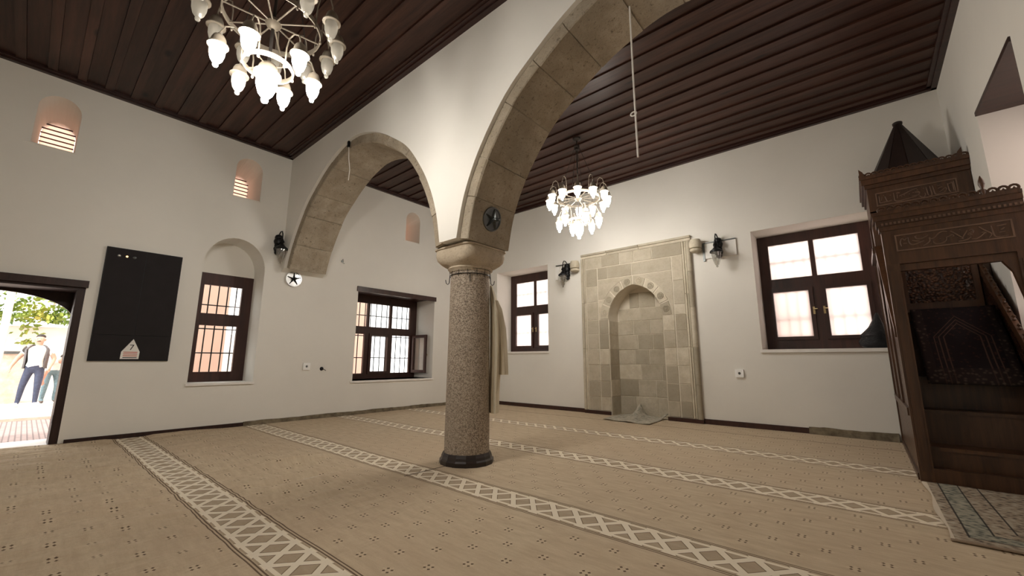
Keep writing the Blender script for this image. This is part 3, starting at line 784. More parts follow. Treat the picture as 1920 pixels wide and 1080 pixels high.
# ================================================================== LANTERN SCONCES
MT['lampglass'] = clearglass('lantern_glass', (.86, .86, .84), .3)
def sconce(f0, label, k=1.32):
    f = lambda a, b, c: f0(a*k, b*k, c*k)
    LK_ = lambda P: [(r*k, z*k) for r, z in P]
    """f(a, b, c): a along the wall, b out of the wall, c up"""
    t = thing('wall_lantern', label, 'lantern', f(0, 0, 0), 'black wall lanterns')
    m = MB()
    for c_, s_ in ((.10, .050), (.045, .062), (-.01, .045), (-.055, .055), (-.10, .038)):
        m.lathe(LK_([(.004, -s_), (s_*.8, -s_*.6), (s_, 0), (s_*.8, s_*.6), (.004, s_)]), f(0, s_*1.0, c_), 10)
    m.build('back_plate', 'iron', t, True)
    MB().tube([f(0, .02, .06), f(0, .06, .15), f(0, .10, .175), f(0, .15, .17), f(0, .175, .13), f(0, .18, .06)], .010, 8).build('hook_arm', 'iron', t, True)
    MB().tube([f(0, .02, -.03), f(0, .08, -.05), f(0, .12, -.07)], .007, 8).build('brace', 'iron', t, True)
    cp_ = MB().lathe(LK_([(.004, .075), (.014, .05), (.030, .02), (.014, .0), (.02, -.01), (.04, -.035), (.075, -.065), (.078, -.085), (.06, -.085)]), f(0, .18, 0), 16).build('lantern_cap', 'iron', t, True)
    MB().lathe(LK_([(.062, -.085), (.058, -.13), (.045, -.19), (.026, -.245), (.012, -.26), (.016, -.275), (.003, -.285)]), f(0, .18, 0), 16).build('glass', 'lampglass', cp_, True)
    return t
sconce(lambda a, b, c: (-4.85+a, QY-b, 3.00+c), 'black wall lantern with clear glass, hanging beside the narrow back window')
sconce(lambda a, b, c: (-1.74+a, QY-b, 2.99+c), 'black wall lantern with clear glass, hanging beside the wide back window')
sconce(lambda a, b, c: (LX+b, 2.64+a, 3.06+c), 'black wall lantern with clear glass, hanging at the foot of the stone arch')

# ================================================================== STAR MEDALLIONS
def medallion(f, r, label, disc, star):
    """f(a, b, c): a across, b out, c up"""
    t = thing('star_medallion', label, 'medallion', f(0, 0, 0), 'star medallions')
    def ring(prof, n=36):
        V = [f(q*cos(2*pi*k/n), b, q*sin(2*pi*k/n)) for q, b in prof for k in range(n)]; L = len(prof)
        return MB().add(V, [(i*n+k, i*n+(k+1) % n, (i+1)*n+(k+1) % n, (i+1)*n+k) for i in range(L-1) for k in range(n)]+[tuple(range(n)), tuple(range((L-1)*n, L*n))])
    ring([(r*.96, 0), (r, .008), (r*.97, .018), (r*.88, .018), (r*.85, .010), (r*.02, .010)]).build('disc', disc, t, True)
    for k in range(5):
        a = pi/2+2*pi*k/5; tip = (r*.82*cos(a), r*.82*sin(a)); d_ = r*.13
        nx, nz = -sin(a)*d_, cos(a)*d_
        V = [f(nx, .012, nz), f(-nx, .012, -nz), f(tip[0]-nx*.35, .012, tip[1]-nz*.35), f(tip[0]+nx*.35, .012, tip[1]+nz*.35), f(0, .062, 0), f(tip[0], .03, tip[1])]
        MB().add(V, [(0, 1, 4), (1, 2, 5, 4), (0, 4, 5, 3), (2, 3, 5), (0, 3, 2, 1)]).build('star_arm', star, t)
    ring([(r*.17, .02), (r*.17, .075), (r*.12, .085), (r*.02, .085)], 16).build('hub', star, t, True)
    ring([(r*.09, .085), (r*.09, .12), (r*.02, .122)], 6).build('bolt', star, t)
    return t
# on the soffit of the right arch, above the capital
nx_, nz_ = .955, -.296
medallion(lambda a, b, c: (-2.945+.006+b*nx_+c*.26, 3.10-a, 2.57+b*nz_+c*.965), .135, 'dark steel disc with raised star on the arch soffit above the column', 'steel', 'steel')
medallion(lambda a, b, c: (LX+.02+b, 2.97-a, 2.50+c), .140, 'pale ringed disc with dark star on the left wall under the arch foot', 'chrome', 'iron')

# ================================================================== CHANDELIERS
def lamp_meshes():
    k = {}
    k['cap'] = [(.004, .112), (.010, .108), (.016, .092), (.036, .080), (.046, .055), (.052, .022), (.068, .006), (.068, -.004), (.048, -.006)]
    k['shade'] = [(.044, -.002), (.050, -.03), (.048, -.07), (.036, -.115), (.020, -.138), (.013, -.142), (.018, -.156), (.014, -.168), (.003, -.172)]
    return k
LK = lamp_meshes()
def chandelier(x, y, label, up_lit, low_lit, a_up, a_low, LIT='lit'):
    ch = thing('chandelier', label, 'chandelier', (x, y, CZ))
    c0 = (x, y, 0)
    MB().lathe([(.07, CZ), (.068, CZ-.02), (.03, CZ-.045), (.012, CZ-.05)], c0, 20).build('canopy', 'chdark', ch, True)
    MB().tube([(x, y, CZ-.04), (x, y, 3.30)], .012, 10).build('stem', 'chdark', ch, True)
    MB().lathe([(.012, 4.66), (.045, 4.65), (.05, 4.62), (.036, 4.60), (.04, 4.57), (.012, 4.55)], c0, 18).build('hanger_cup', 'chdark', ch, True)
    UZ, UR = 3.70, .337; LZ, LR = 3.31, .165
    # suspension rods with a link ring
    for i in range(4):
        a = a_up+radians(15)+i*pi/2; ex, ey = cos(a), sin(a)
        m = MB().tube([(x+.04*ex, y+.04*ey, 4.61), (x+.22*ex, y+.22*ey, 4.10)], .0045, 6)
        pts = [(x+(.235+.018*cos(q))*ex, y+(.235+.018*cos(q))*ey, 4.075+.022*sin(q)) for q in [2*pi*j/12 for j in range(13)]]
        m.tube(pts, .004, 5, False); m.tube([(x+.242*ex, y+.242*ey, 4.055), (x+UR*ex, y+UR*ey, UZ+.02)], .0045, 6)
        m.build('suspension_rod', 'chdark', ch, True)
    def hoop(R, z, h, t=.008):
        return MB().lathe([(R, z-h), (R+t, z-h), (R+t, z+h), (R, z+h), (R, z-h)], c0, 48, False)
    hoop(UR, UZ, .022).build('hoop', 'chmetal', ch, True); hoop(LR, LZ, .020).build('hoop', 'chmetal', ch, True)
    MB().lathe([(.012, UZ+.05), (.05, UZ+.03), (.06, UZ), (.045, UZ-.03), (.02, UZ-.05)], c0, 20).build('hub', 'chmetal', ch, True)
    for i in range(10):
        a = a_up+2*pi*i/10; MB().tube([(x+.05*cos(a), y+.05*sin(a), UZ), (x+UR*cos(a), y+UR*sin(a), UZ)], .0065, 6).build('spoke', 'chmetal', ch, True)
    for i in range(4):
        a = a_low+radians(20)+2*pi*i/4; MB().tube([(x+.01*cos(a), y+.01*sin(a), LZ), (x+LR*cos(a), y+LR*sin(a), LZ)], .005, 6).build('spoke', 'chmetal', ch, True)
    def arm(a, r0, z0, r1, zt, zc, lit):
        ex, ey = cos(a), sin(a); P = lambda r, z: (x+r*ex, y+r*ey, z)
        rm = (r0+r1)/2; h = zt-z0
        pts = [P(r0+.006, z0-.03), P(r0+.012, z0+.02), P(r0+.014, z0+h*.55), P(r0+(rm-r0)*.45, z0+h*.9), P(rm, zt), P(r1-(r1-rm)*.35, z0+h*.88), P(r1, z0+h*.55), P(r1, zc+.10)]
        o = MB().tube(pts, .0058, 7).lathe([(.004, z0-.05), (.010, z0-.042), (.010, z0-.03), (.004, z0-.025)], P(r0+.006, 0), 8).build('lamp_arm', 'chmetal', ch, True)
        q = P(r1, zc)
        MB().lathe(LK['cap'], q, 16, False).build('lamp_cap', 'chmetal', o, True)
        MB().lathe(LK['shade'], q, 16, False).build('lamp_shade', LIT if lit else 'unlit', o, True)
    for i in range(12): arm(a_up+2*pi*i/12, UR, UZ, .475, 3.95, 3.695, up_lit)
    for i in range(6): arm(a_low+2*pi*i/6, LR, LZ, .325, 3.53, 3.325, low_lit[i])
    # large centre lamp
    s = MB().lathe([(.012, LZ+.02), (.034, LZ+.01), (.036, LZ-.05), (.03, LZ-.055)], c0, 18).build('lamp_socket', 'brass', ch, True)
    q = (x, y, 3.245)
    MB().lathe([(r*1.42, z*1.1) for r, z in LK['cap']], q, 20, False).build('lamp_cap', 'chmetal', s, True)
    MB().lathe([(r*1.45, z*1.40) for r, z in LK['shade']], q, 20, False).build('lamp_shade', LIT, s, True)
    return ch
chandelier(-3.31, .93, 'two-tier chandelier near the doorway side with only its lower lamps lit', False, [True, True, True, False, True, True], radians(8), radians(20), 'lit2')
chandelier(-3.334, 5.594, 'two-tier ring chandelier with every lamp lit, hanging before the prayer niche', True, [True]*6, radians(0), radians(20))

# ================================================================== MINBAR (carved wooden pulpit)
mb = thing('minbar', 'tall carved dark wood pulpit with cone roof and stairs against the right wall', 'pulpit', (.70, 5.27, 0))
# carved relief material
g = G('minbar_carving'); p = g.pos(); v = g.voro(p, 38); v2 = g.voro(p, 75, 'SMOOTH_F1'); n = g.noise(p, 20, 3)
c = g.ramp(v, (.15, (.16, .070, .038)), (.6, (.035, .014, .008))); g.bump(g.m_('ADD', g.m_('MULTIPLY', v, -1), g.m_('MULTIPLY', v2, -.5)), .9, .02)
MT['carve'] = g.fin(c, .30, 0, .5)
fS = lambda u, v, w: (w, u, v)              # side plane: u = y, v = z, w = x
fF = lambda u, v, w: (u, w, v)              # front plane: u = x, v = z, w = y
XL, XR = .25, 1.150; YF, YK, YE = 5.27, 6.72, 7.62
B_ = lambda nm, a, b, mt='minbar': MB().box(a, b).build(nm, mt, mb)
# side toward the room: plank plinth, rail, carved panel, handrail
B_('base_rail', (XL-.01, YF+.10, 0), (XL+.04, YE, .06))
for i in range(9):
    y0 = YF+.11+i*.248; B_('plinth_plank', (XL+.006, y0, .06), (XL+.030, y0+.236, .56))
B_('plinth_rail', (XL-.012, YF+.10, .56), (XL+.042, YE, .63))
pan = [(YF+.10, .63), (YE, .63), (YE, 2.40), (YK, 2.40), (YF+.10, 1.30)]
MB().poly(pan, fS, XL+.008, XL+.032).build('side_panel', 'carve', mb)
for a in (5.98, 6.72, 7.56): B_('panel_stile', (XL-.008, a, .63), (XL+.040, a+.06, 1.30+.79*(min(a, YK)-5.37)))
MB().poly([(YF+.10, 1.28), (YK, 2.37), (YK, 2.47), (YF+.10, 1.38)], fS, XL-.012, XL+.05).build('handrail', 'minbar', mb)
B_('rear_stile', (XL-.008, YE-.05, 0), (XL+.05, YE, 2.40))
B_('platform_moulding', (XL-.035, YK, 2.38), (XL+.055, YE, 2.45), 'minbar')
# portal
for a, b in ((XL, XL+.095), (XR-.085, XR)):
    B_('portal_post', (a, YF, 0), (b, YF+.10, 1.965))
    o = MB().box((a+.018, YF-.012, .10), (b-.018, YF, 1.90)); o.build('post_fillet', 'minbar', mb)
B_('threshold_beam', (XL+.095, YF+.01, .0), (XR-.085, YF+.08, .13))
B_('portal_lintel', (XL, YF, 1.965), (XR, YF+.10, 2.30))
for i, (z0, z1, o) in enumerate(((2.30, 2.345, .012), (2.345, 2.40, .028), (2.40, 2.45, .045), (2.45, 2.48, .055))):
    MB().box((XL-o, YF-o, z0), (min(XR+o, RX-.004), YF+.10+o, z1)).build('cornice_moulding', 'minbar', mb)
# dentil beads
for i in range(30): MB().box((XL+.01+i*.03, YF-.036, 2.352), (XL+.026+i*.03, YF-.027, 2.372)).build('cornice_bead', 'minrelief', mb)
# inner frame of the opening
B_('inner_frame', (XL+.095, YF+.03, 1.90), (XR-.085, YF+.09, 1.965))
MB().poly([(XR-.085, 1.90), (XR-.085, 1.55), (XR-.12, 1.80), (XR-.17, 1.90)], fF, YF+.03, YF+.08).build('bracket', 'minbar', mb)
# scroll crest with finials
def crest(x0, x1, y, z, n, h):
    for i in range(n):
        x = x0+(x1-x0)*(i+.5)/n; r = (x1-x0)/n*.46
        pts = [(x+r*cos(q), y, z+h*.5+h*.5*sin(q)) for q in [2*pi*j/12 for j in range(13)]]
        m = MB().tube(pts, .010, 6, False)
        m.tube([(x-r*.4, y, z+.01), (x, y, z+h*.6), (x+r*.4, y, z+.01)], .008, 5); m.build('crest_scroll', 'minbar', mb, True)
    MB().box((x0, y-.012, z-.004), (x1, y+.012, z+.022)).build('crest_rail', 'minbar', mb)
crest(XL, XR, YF-.02, 2.48, 15, .055)
MB().lathe([(.014, 2.48), (.020, 2.52), (.010, 2.545), (.022, 2.585), (.018, 2.62), (.003, 2.665)], (.945, YF-.02, 0), 10).build('finial', 'minbar', mb, True)
# stair, platform, right balustrade
for k in range(5):
    y0 = YF+.13+.25*k
    B_('stair_step', (XL+.04, y0, .30*k), (XR-.03, y0+.26 if k < 4 else YK, .30*(k+1)-.03), 'minbar')
    B_('stair_tread', (XL+.04, y0-.025, .30*(k+1)-.03), (XR-.03, y0+.25 if k < 4 else YK, .30*(k+1)), 'minbar')
B_('platform', (XL+.05, YK, 1.44), (XR-.03, YE, 1.50), 'minbar')
MB().poly([(YF+.10, .88), (7.0, 2.24), (7.0, 2.36), (YF+.10, 1.00)], fS, 1.065, 1.105).build('handrail', 'minbar', mb)
MB().poly([(YF+.10, .20), (YK, 1.48), (YK, 2.00), (YF+.10, .88)], fS, 1.075, 1.095).build('balustrade_panel', 'carve', mb)
for i in range(12):
    t = (i+.5)/12; MB().lathe([(.006, 0), (.014, .012), (.008, .03), (.016, .045), (.003, .06)], (1.085, 5.5+1.3*t, 1.085+.85*1.3*t*.985+.02), 8).build('rail_bead', 'minbar', mb, True)
# inner carved door leaf behind the stair
B_('inner_panel', (.47, YK-.03, 1.72), (1.03, YK-.012, 2.16), 'carve')
for a, b in (((.42, YK-.05, 1.62), (1.05, YK, 1.72)), ((.42, YK-.05, 2.16), (1.05, YK, 2.24)), ((.42, YK-.05, 1.72), (.47, YK, 2.16)), ((1.0, YK-.05, 1.72), (1.05, YK, 2.16))): B_('inner_panel_rail', a, b)
# kiosk
for x in (XL, XR-.08):
    for y in (YK, YE-.08): B_('kiosk_post', (x, y, 1.50), (x+.08, y+.08, 2.92))
B_('kiosk_back', (XL+.08, YE-.03, 1.50), (XR-.08, YE, 2.92), 'minbar')
MB().slab([(YK+.08, 2.45), (YE-.08, 2.45), (YE-.08, 2.92), (YK+.08, 2.92)], [[(YK+.14, 2.47), (YE-.14, 2.47), (YE-.14, 2.68), ((YK+YE)/2, 2.86), (YK+.14, 2.68)]], fS, XL+.02, XL+.05).build('kiosk_arch', 'minbar', mb)
B_('kiosk_lintel', (XL, YK, 2.90), (XR, YK+.06, 3.22)); B_('kiosk_lintel', (XL, YE-.06, 2.90), (XR, YE, 3.22))
B_('kiosk_lintel', (XL, YK+.06, 2.90), (XL+.05, YE-.06, 3.22)); B_('kiosk_lintel', (XR-.05, YK+.06, 2.90), (XR, YE-.06, 3.22))
for i, (z0, z1, o) in enumerate(((3.22, 3.27, .02), (3.27, 3.34, .045), (3.34, 3.37, .06))):
    MB().box((XL-o, YK-o, z0), (min(XR+o, RX-.004), min(YE+o, QY-.004), z1)).build('cornice_moulding', 'minbar', mb)
crest(XL-.055, XR, YK-.045, 3.37, 16, .05)
for i in range(9):
    y = YK+(YE-YK)*(i+.5)/9; pts = [(XL-.045, y+.045*cos(q), 3.41+.036*sin(q)) for q in [2*pi*j/12 for j in range(13)]]
    MB().tube(pts, .010, 6, False).build('crest_scroll', 'minbar', mb, True)
for x, s_ in ((XL-.05, 1), (XR-.045, -1)):
    MB().poly([(x, 3.37), (x+s_*.05, 3.37), (x+s_*.035, 3.44), (x-s_*.003, 3.49)], fF, YK-.06, YK-.02).build('corner_horn', 'minbar', mb)
# cone roof of narrow staves
KX, KY = .668, 7.11
for i in range(12):
    a0, a1 = 2*pi*i/12+.012, 2*pi*(i+1)/12-.012
    V = [];
    for r, z in ((.405, 3.37), (.330, 3.52), (.038, 4.15)):
        for a in (a0, a1): V.append((KX+r*cos(a), KY+r*sin(a), z))
    for r, z in ((.385, 3.37), (.310, 3.52), (.028, 4.15)):
        for a in (a0, a1): V.append((KX+r*cos(a), KY+r*sin(a), z))
    MB().add(V, [(0, 1, 3, 2), (2, 3, 5, 4), (6, 7, 9, 8), (8, 9, 11, 10), (0, 2, 8, 6), (2, 4, 10, 8), (1, 3, 9, 7), (3, 5, 11, 9), (4, 5, 11, 10), (0, 1, 7, 6)]).build('roof_stave', 'conewood', mb)
MB().lathe([(.036, 4.14), (.050, 4.15), (.052, 4.175), (.04, 4.185), (.01, 4.187)], (KX, KY, 0), 16).build('roof_cap', 'conewood', mb, True)
MB().lathe([(.36, 3.44), (.025, 4.14)], (KX, KY, 0), 12).build('roof_core', 'minbar', mb)

# calligraphy panels: strokes followed from the carving
def panel(x0, x1, z0, z1, y, strokes, topfn, nm):
    pw = x1-x0; ph = z1-z0; o = MB().box((x0, y-.004, z0), (x1, y, z1)).build('inscription_panel', 'minbar', mb)
    m = MB()
    for a, b in (((x0-.012, z0-.012), (x1+.012, z0)), ((x0-.012, z1), (x1+.012, z1+.012)), ((x0-.012, z0), (x0, z1)), ((x1, z0), (x1+.012, z1))):
        m.box((a[0], y-.012, a[1]), (b[0], y, b[1]))
    m.build('panel_border', 'minrelief', o)
    m = MB()
    for st in strokes:
        pts = []
        for q in st:
            u, v = topfn(*q); pts.append((x0+u*pw, y-.006, z0+v*ph))
        if len(pts) > 2: pts = [(a, y-.006, b) for a, b in catmull([(p[0], p[2]) for p in pts], 4)]
        n = len(pts); rr = [.0036+.0022*sin(pi*i/max(1, n-1)) for i in range(n)]
        m.tube(pts, rr, 5)
    m.build(nm, 'minrelief', o, True)
def tf_low(x, y):
    top = 335-.138*(x-110); return (x-110-(y-top)*.17)/1625, 1-(y-top)/225
low = [[(185,470),(178,420),(205,370),(245,395),(270,370),(290,365)], [(200,490),(185,445)], [(225,445),(285,440)], [(300,350),(320,430),(360,462),(430,450),(500,420),(550,400)], [(365,395),(420,405),(480,405)],
       [(540,475),(600,440),(635,400),(620,360)], [(405,330),(430,365),(490,370),(560,345),(610,310)], [(625,350),(660,370),(710,345),(760,290),(820,258),(890,262)], [(690,395),(695,430),(740,447),(820,435),(875,395),(880,350)], [(870,350),(915,335),(960,310),(985,330),(950,350)],
       [(780,370),(800,366)], [(935,255),(1000,290),(1060,325),(1110,360),(1075,378)], [(1110,345),(1140,290),(1170,245)], [(1050,410),(1120,398),(1180,375),(1225,340)], [(1180,305),(1200,285),(1230,300),(1205,318),(1180,305)], [(1195,250),(1220,230),(1250,245),(1245,280),(1215,262)],
       [(1235,375),(1290,370),(1350,335),(1400,290),(1430,280)], [(1370,280),(1400,275),(1430,290)], [(1330,195),(1390,235),(1450,270),(1500,300),(1465,355)], [(1490,185),(1505,240),(1530,310),(1560,342),(1640,335),(1720,320)], [(1565,185),(1620,175),(1690,160)], [(1615,235),(1640,225),(1665,205)], [(1600,275),(1680,262)], [(1035,345),(1045,350)], [(650,440),(660,446)], [(420,330),(432,326)], [(1060,235),(1075,232)]]
panel(.352, 1.062, 2.095, 2.232, YF, low, tf_low, 'calligraphy')
def tf_up(x, y):
    top = 428-.203*(x-85); return (x-85-(y-top)*.16)/1640, 1-(y-top)/250
upp = [[(140,470),(155,560),(165,610),(230,600),(300,580),(360,570),(430,545)], [(210,480),(200,560)], [(275,470),(310,540),(330,570)], [(380,440),(410,440)], [(465,390),(480,480),(495,545),(540,562),(620,550),(720,520),(840,485),(960,450)],
       [(590,455),(680,415),(780,365),(880,315),(970,285)], [(520,400),(560,390),(600,385)], [(545,420),(550,500)], [(800,405),(812,410)], [(860,450),(930,440),(1000,420),(1020,370),(970,350),(930,370),(1000,375)], [(870,380),(910,372)], [(960,320),(985,315)],
       [(1020,440),(1060,468),(1120,460),(1140,400),(1120,380)], [(1150,260),(1175,340),(1200,420)], [(1225,240),(1250,330),(1270,415),(1240,430),(1200,425)], [(1280,230),(1305,310),(1330,385),(1360,405),(1440,385),(1540,350)], [(1380,235),(1440,215)], [(1390,290),(1440,260),(1480,250)], [(1420,355),(1480,310),(1540,270),(1560,300),(1520,340)],
       [(1575,180),(1600,270),(1620,330),(1650,345)], [(1590,195),(1670,165),(1690,240),(1705,320)], [(1690,130),(1720,250),(1750,370)], [(240,450),(255,448)], [(690,430),(705,436)], [(640,470),(655,466)], [(1090,290),(1110,285)]]
panel(.335, 1.02, 2.985, 3.135, YK, upp, tf_up, 'calligraphy')

# patterned rug lying over the pulpit steps
g = G('dark_mihrab_rug'); p = g.pos(); s3 = g.sep(p)
ux = g.m_('ABSOLUTE', g.m_('SUBTRACT', s3[0], .75)); vz = s3[2]
bd = g.m_('GREATER_THAN', ux, .235); bd2 = g.m_('LESS_THAN', vz, .99)
ar = g.m_('ADD', ux, g.m_('MULTIPLY', g.m_('MAXIMUM', 0.0, g.m_('SUBTRACT', vz, 1.30)), .9))
ln = g.m_('LESS_THAN', g.m_('ABSOLUTE', g.m_('SUBTRACT', g.m_('FRACT', g.m_('MULTIPLY', ar, 28.0)), .5)), .14)
ln = g.m_('MULTIPLY', ln, g.m_('MULTIPLY', g.m_('GREATER_THAN', ar, .12), g.m_('LESS_THAN', ar, .20)))
n = g.voro(p, 26); c = g.ramp(n, (.1, (.045, .022, .018)), (.35, (.015, .011, .012)))
c = g.mix(ln, c, (.075, .045, .034)); c = g.mix(g.m_('MULTIPLY', g.m_('MAXIMUM', bd, bd2), .6), c, g.ramp(n, (.15, (.10, .08, .06)), (.4, (.03, .02, .018))))
MT['darkrug'] = g.fin(c, .95, 0, .1)
def srug(u, v):
    y = 5.655+.64*v; return (.43+.62*u, y-.008*sin(u*9), .84+.76*v+.008*sin(v*14))
o = MB().grid(srug, 20, 24).build('prayer_rug', 'darkrug', None, True)
sm = o.modifiers.new('t', 'SOLIDIFY'); sm.thickness = .010
tag(o, 'dark patterned prayer rug with an arch motif draped over the pulpit stairs', 'rug')

# rug at the foot of the pulpit
g = G('blue_grey_rug'); p = g.pos(); s3 = g.sep(p); X, Y = s3[0], s3[1]
dx = g.m_('SUBTRACT', X, .26); dy = g.m_('SUBTRACT', Y, 3.69); ed = g.m_('MINIMUM', dx, dy)
n = g.noise(p, 34, 4, .75); v = g.voro(p, 24); tex = g.m_('ADD', g.m_('MULTIPLY', n, .6), g.m_('MULTIPLY', v, .5))
blue = g.ramp(tex, (.35, (.085, .088, .078)), (.5, (.24, .235, .19)), (.7, (.36, .33, .26))); pink = g.ramp(tex, (.35, (.10, .082, .068)), (.5, (.30, .235, .175)), (.75, (.42, .37, .29)))
inb = lambda a, b: g.m_('MULTIPLY', g.m_('GREATER_THAN', ed, a), g.m_('LESS_THAN', ed, b))
c = g.mix(inb(.09, .21), pink, blue); c = g.mix(g.m_('GREATER_THAN', ed, .34), c, pink)
for a in (.085, .20, .31): c = g.mix(g.m_('MULTIPLY', inb(a, a+.010), .9), c, (.035, .030, .028))
c = g.mix(g.m_('LESS_THAN', dx, .022), c, (.55, .47, .37)); c = g.mix(g.m_('LESS_THAN', dy, .012), c, (.30, .23, .17))
g.bump(tex, .4, .006); MT['bluerug'] = g.fin(c, .95, 0, .1)
def frug(u, v):
    return (.262+.88*u+(.012*sin(v*11) if u < .01 else 0), 3.69+1.54*v, .022+.003*sin(u*9)*sin(v*7))
o = MB().grid(frug, 30, 50).build('prayer_rug', 'bluerug', None, True)
sm = o.modifiers.new('t', 'SOLIDIFY'); sm.thickness = .012; sm.offset = -1
tag(o, 'blue grey and rose bordered rug on the carpet before the pulpit door', 'rug')

# ================================================================== ELECTRIC CABINET
cb = thing('electric_cabinet', 'black two-door electric cabinet on the left wall beside the doorway', 'cabinet', fL(.94, 1.04, 0))
cB = lambda nm, u0, u1, v0, v1, w0, w1, mt, par=cb: MB().box(*ubox(fL, u0, u1, v0, v1, w0, w1)).build(nm, mt, par)
cB('cabinet_body', .525, 1.352, 1.035, 2.588, -.028, 0, 'cabedge')
cB('cabinet_door', .535, .938, 1.385, 2.578, -.040, -.028, 'cab'); cB('cabinet_door', .946, 1.343, 1.385, 2.578, -.040, -.028, 'cab')
cB('lower_panel', .535, 1.343, 1.045, 1.377, -.038, -.028, 'cab')
MT['lampred'] = glow('indicator_orange', (1, .35, .12), 2.2)
for u, mt in ((.655, 'white'), (.735, 'lampred'), (.815, 'steel')):
    o = MB().lathe([(.020, 0), (.020, .010), (.013, .014), (.003, .014)], (LX+.040, u, 2.475), 14, True, 0, 'x').build('indicator_lamp', 'steel', cb, True)
    MB().lathe([(.012, .013), (.010, .020), (.003, .022)], (LX+.040, u, 2.475), 12, True, 0, 'x').build('lens', mt, o, True)
sg = MB().poly([(.835, 1.062), (1.025, 1.062), (1.028, 1.16), (.945, 1.335), (.838, 1.16)], fL, -.042, -.038).build('warning_sign', 'white', cb)
tc = bpy.data.curves.new('seven', 'FONT'); tc.body = '7'; tc.size = .105; tc.align_x = 'CENTER'
to = bpy.data.objects.new('seven', tc); C.objects.link(to)
me = bpy.data.meshes.new_from_object(to.evaluated_get(bpy.context.evaluated_depsgraph_get())); bpy.data.objects.remove(to)
m = MB(); m.v = [(LX+.0435, .938+v_.co.x, 1.185+v_.co.y) for v_ in me.vertices]; m.f = [tuple(q.vertices) for q in me.polygons]; m.fm = [0]*len(m.f)
m.build('sign_digit', 'iron', sg)
MT['signred'] = plain('sign_red', (.55, .10, .05), .6)
for v, mt in ((1.155, 'signred'), (1.130, 'signred'), (1.105, 'signred'), (1.080, 'iron')):
    MB().box(*ubox(fL, .86, 1.005, v-.005, v+.005, -.0432, -.042)).build('sign_text_line', mt, sg)

# ================================================================== SOCKETS, CABLES, SMALL THINGS
def socket(fm, u, v, label):
    t = thing('wall_socket', label, 'socket', fm(u, v, 0), 'white wall sockets')
    MB().slab(rect(u-.062, u+.062, v-.062, v+.062), [[(u+.022*cos(2*pi*k/14), v+.022*sin(2*pi*k/14)) for k in range(14)]], fm, -.030, 0).build('face_plate', 'brightwhite', t)
    MB().poly([(u+.022*cos(2*pi*k/14), v+.022*sin(2*pi*k/14)) for k in range(14)], fm, -.006, -.001).build('socket_well', 'steel', t)
socket(fL, 3.338, .94, 'white square wall socket between the arched window and the three-light window')
socket(fB, -1.602, .854, 'white square wall socket below the lantern beside the wide window')
t = thing('cable_outlet', 'black cable stub sticking out of the wall under the three-light window', 'cable', fL(3.624, .889, 0))
MB().lathe([(.036, 0), (.030, .012), (.012, .016)], fL(3.624, .895, 0), 14, True, 0, 'x').build('grommet', 'iron', t, True)
MB().tube([fL(3.624, .90, -.01), fL(3.64, .885, -.05), fL(3.68, .86, -.06)], .006, 6).build('cable_end', 'iron', t, True)
t = thing('wall_hook', 'small metal hook on the white wall above the three-light window', 'hook', fL(3.86, 3.0, 0))
MB().lathe([(.022, 0), (.018, .01), (.004, .012)], fL(3.86, 3.0, 0), 12, True, 0, 'x').build('hook_plate', 'steel', t, True)
MB().tube([fL(3.86, 3.03, -.005), fL(3.86, 3.045, -.03), fL(3.86, 3.0, -.05), fL(3.86, 2.96, -.04), fL(3.89, 2.955, -.05)], .005, 6).build('hook_wire', 'steel', t, True)
# plain cable-like cords hanging below the arches, no bell on them
t = thing('bell_rope', 'long pale cord with a ring hanging from the big arch soffit', 'rope', (-1.262, 3.1, 2.72))
MB().tube([(-1.262, 3.1, 4.188), (-1.265, 3.1, 3.5), (-1.262, 3.1, 2.73)], .0085, 8).build('cord', 'sill', t, True)
pts = [(-1.262-.026*.7+.026*cos(q), 3.1, 3.135+.018*sin(q)) for q in [2*pi*j/16 for j in range(17)]]
MB().tube(pts, .006, 6, False).build('ring', 'white', t, True)
t = thing('bell_rope', 'thin pale cord on a dark clip hanging from the smaller arch', 'rope', (-5.67, 2.79, 4.2))
MB().box((-5.69, 2.765, 4.27), (-5.655, 2.792, 4.42)).build('clip', 'iron', t)
MB().tube([(-5.672, 2.785, 4.28), (-5.68, 2.80, 4.10), (-5.70, 2.84, 3.93), (-5.80, 2.88, 3.80)], .006, 6).build('cord', 'sill', t, True)
# black plastic bag on the sill of window 4
g = G('black_plastic'); n = g.noise(g.pos(), 30, 4, .7); g.bump(n, .8, .02); MT['bag'] = g.fin((.012, .012, .014), .42, 0, .35)
R_ = random.Random(9); V = []; n = 22
for z, r, ox in ((0, .12, 0), (.03, .155, 0), (.09, .165, 0), (.15, .150, .005), (.18, .16, .01), (.24, .115, .02), (.32, .075, .035), (.40, .045, .045), (.46, .03, .05), (.50, .012, .055)):
    for k in range(n):
        a = 2*pi*k/n; f = 1+R_.uniform(-.10, .10)+.06*sin(4*a+z*9); V.append((.135+ox+r*f*cos(a), 7.82+r*.7*f*sin(a), 1.238+z))
F = [(i*n+k, i*n+(k+1) % n, (i+1)*n+(k+1) % n, (i+1)*n+k) for i in range(9) for k in range(n)]+[tuple(range(n)), tuple(range(9*n, 10*n))]
t = thing('plastic_bag', 'black plastic bag with a twisted neck on the wide window sill', 'bag', (.135, 7.82, 1.238))
MB().add(V, F).build('bag_body', 'bag', t, True)
MB().torus(.085, .010, (.165, 7.82, 1.42), 16, 6).build('tied_fold', 'bag', t, True)

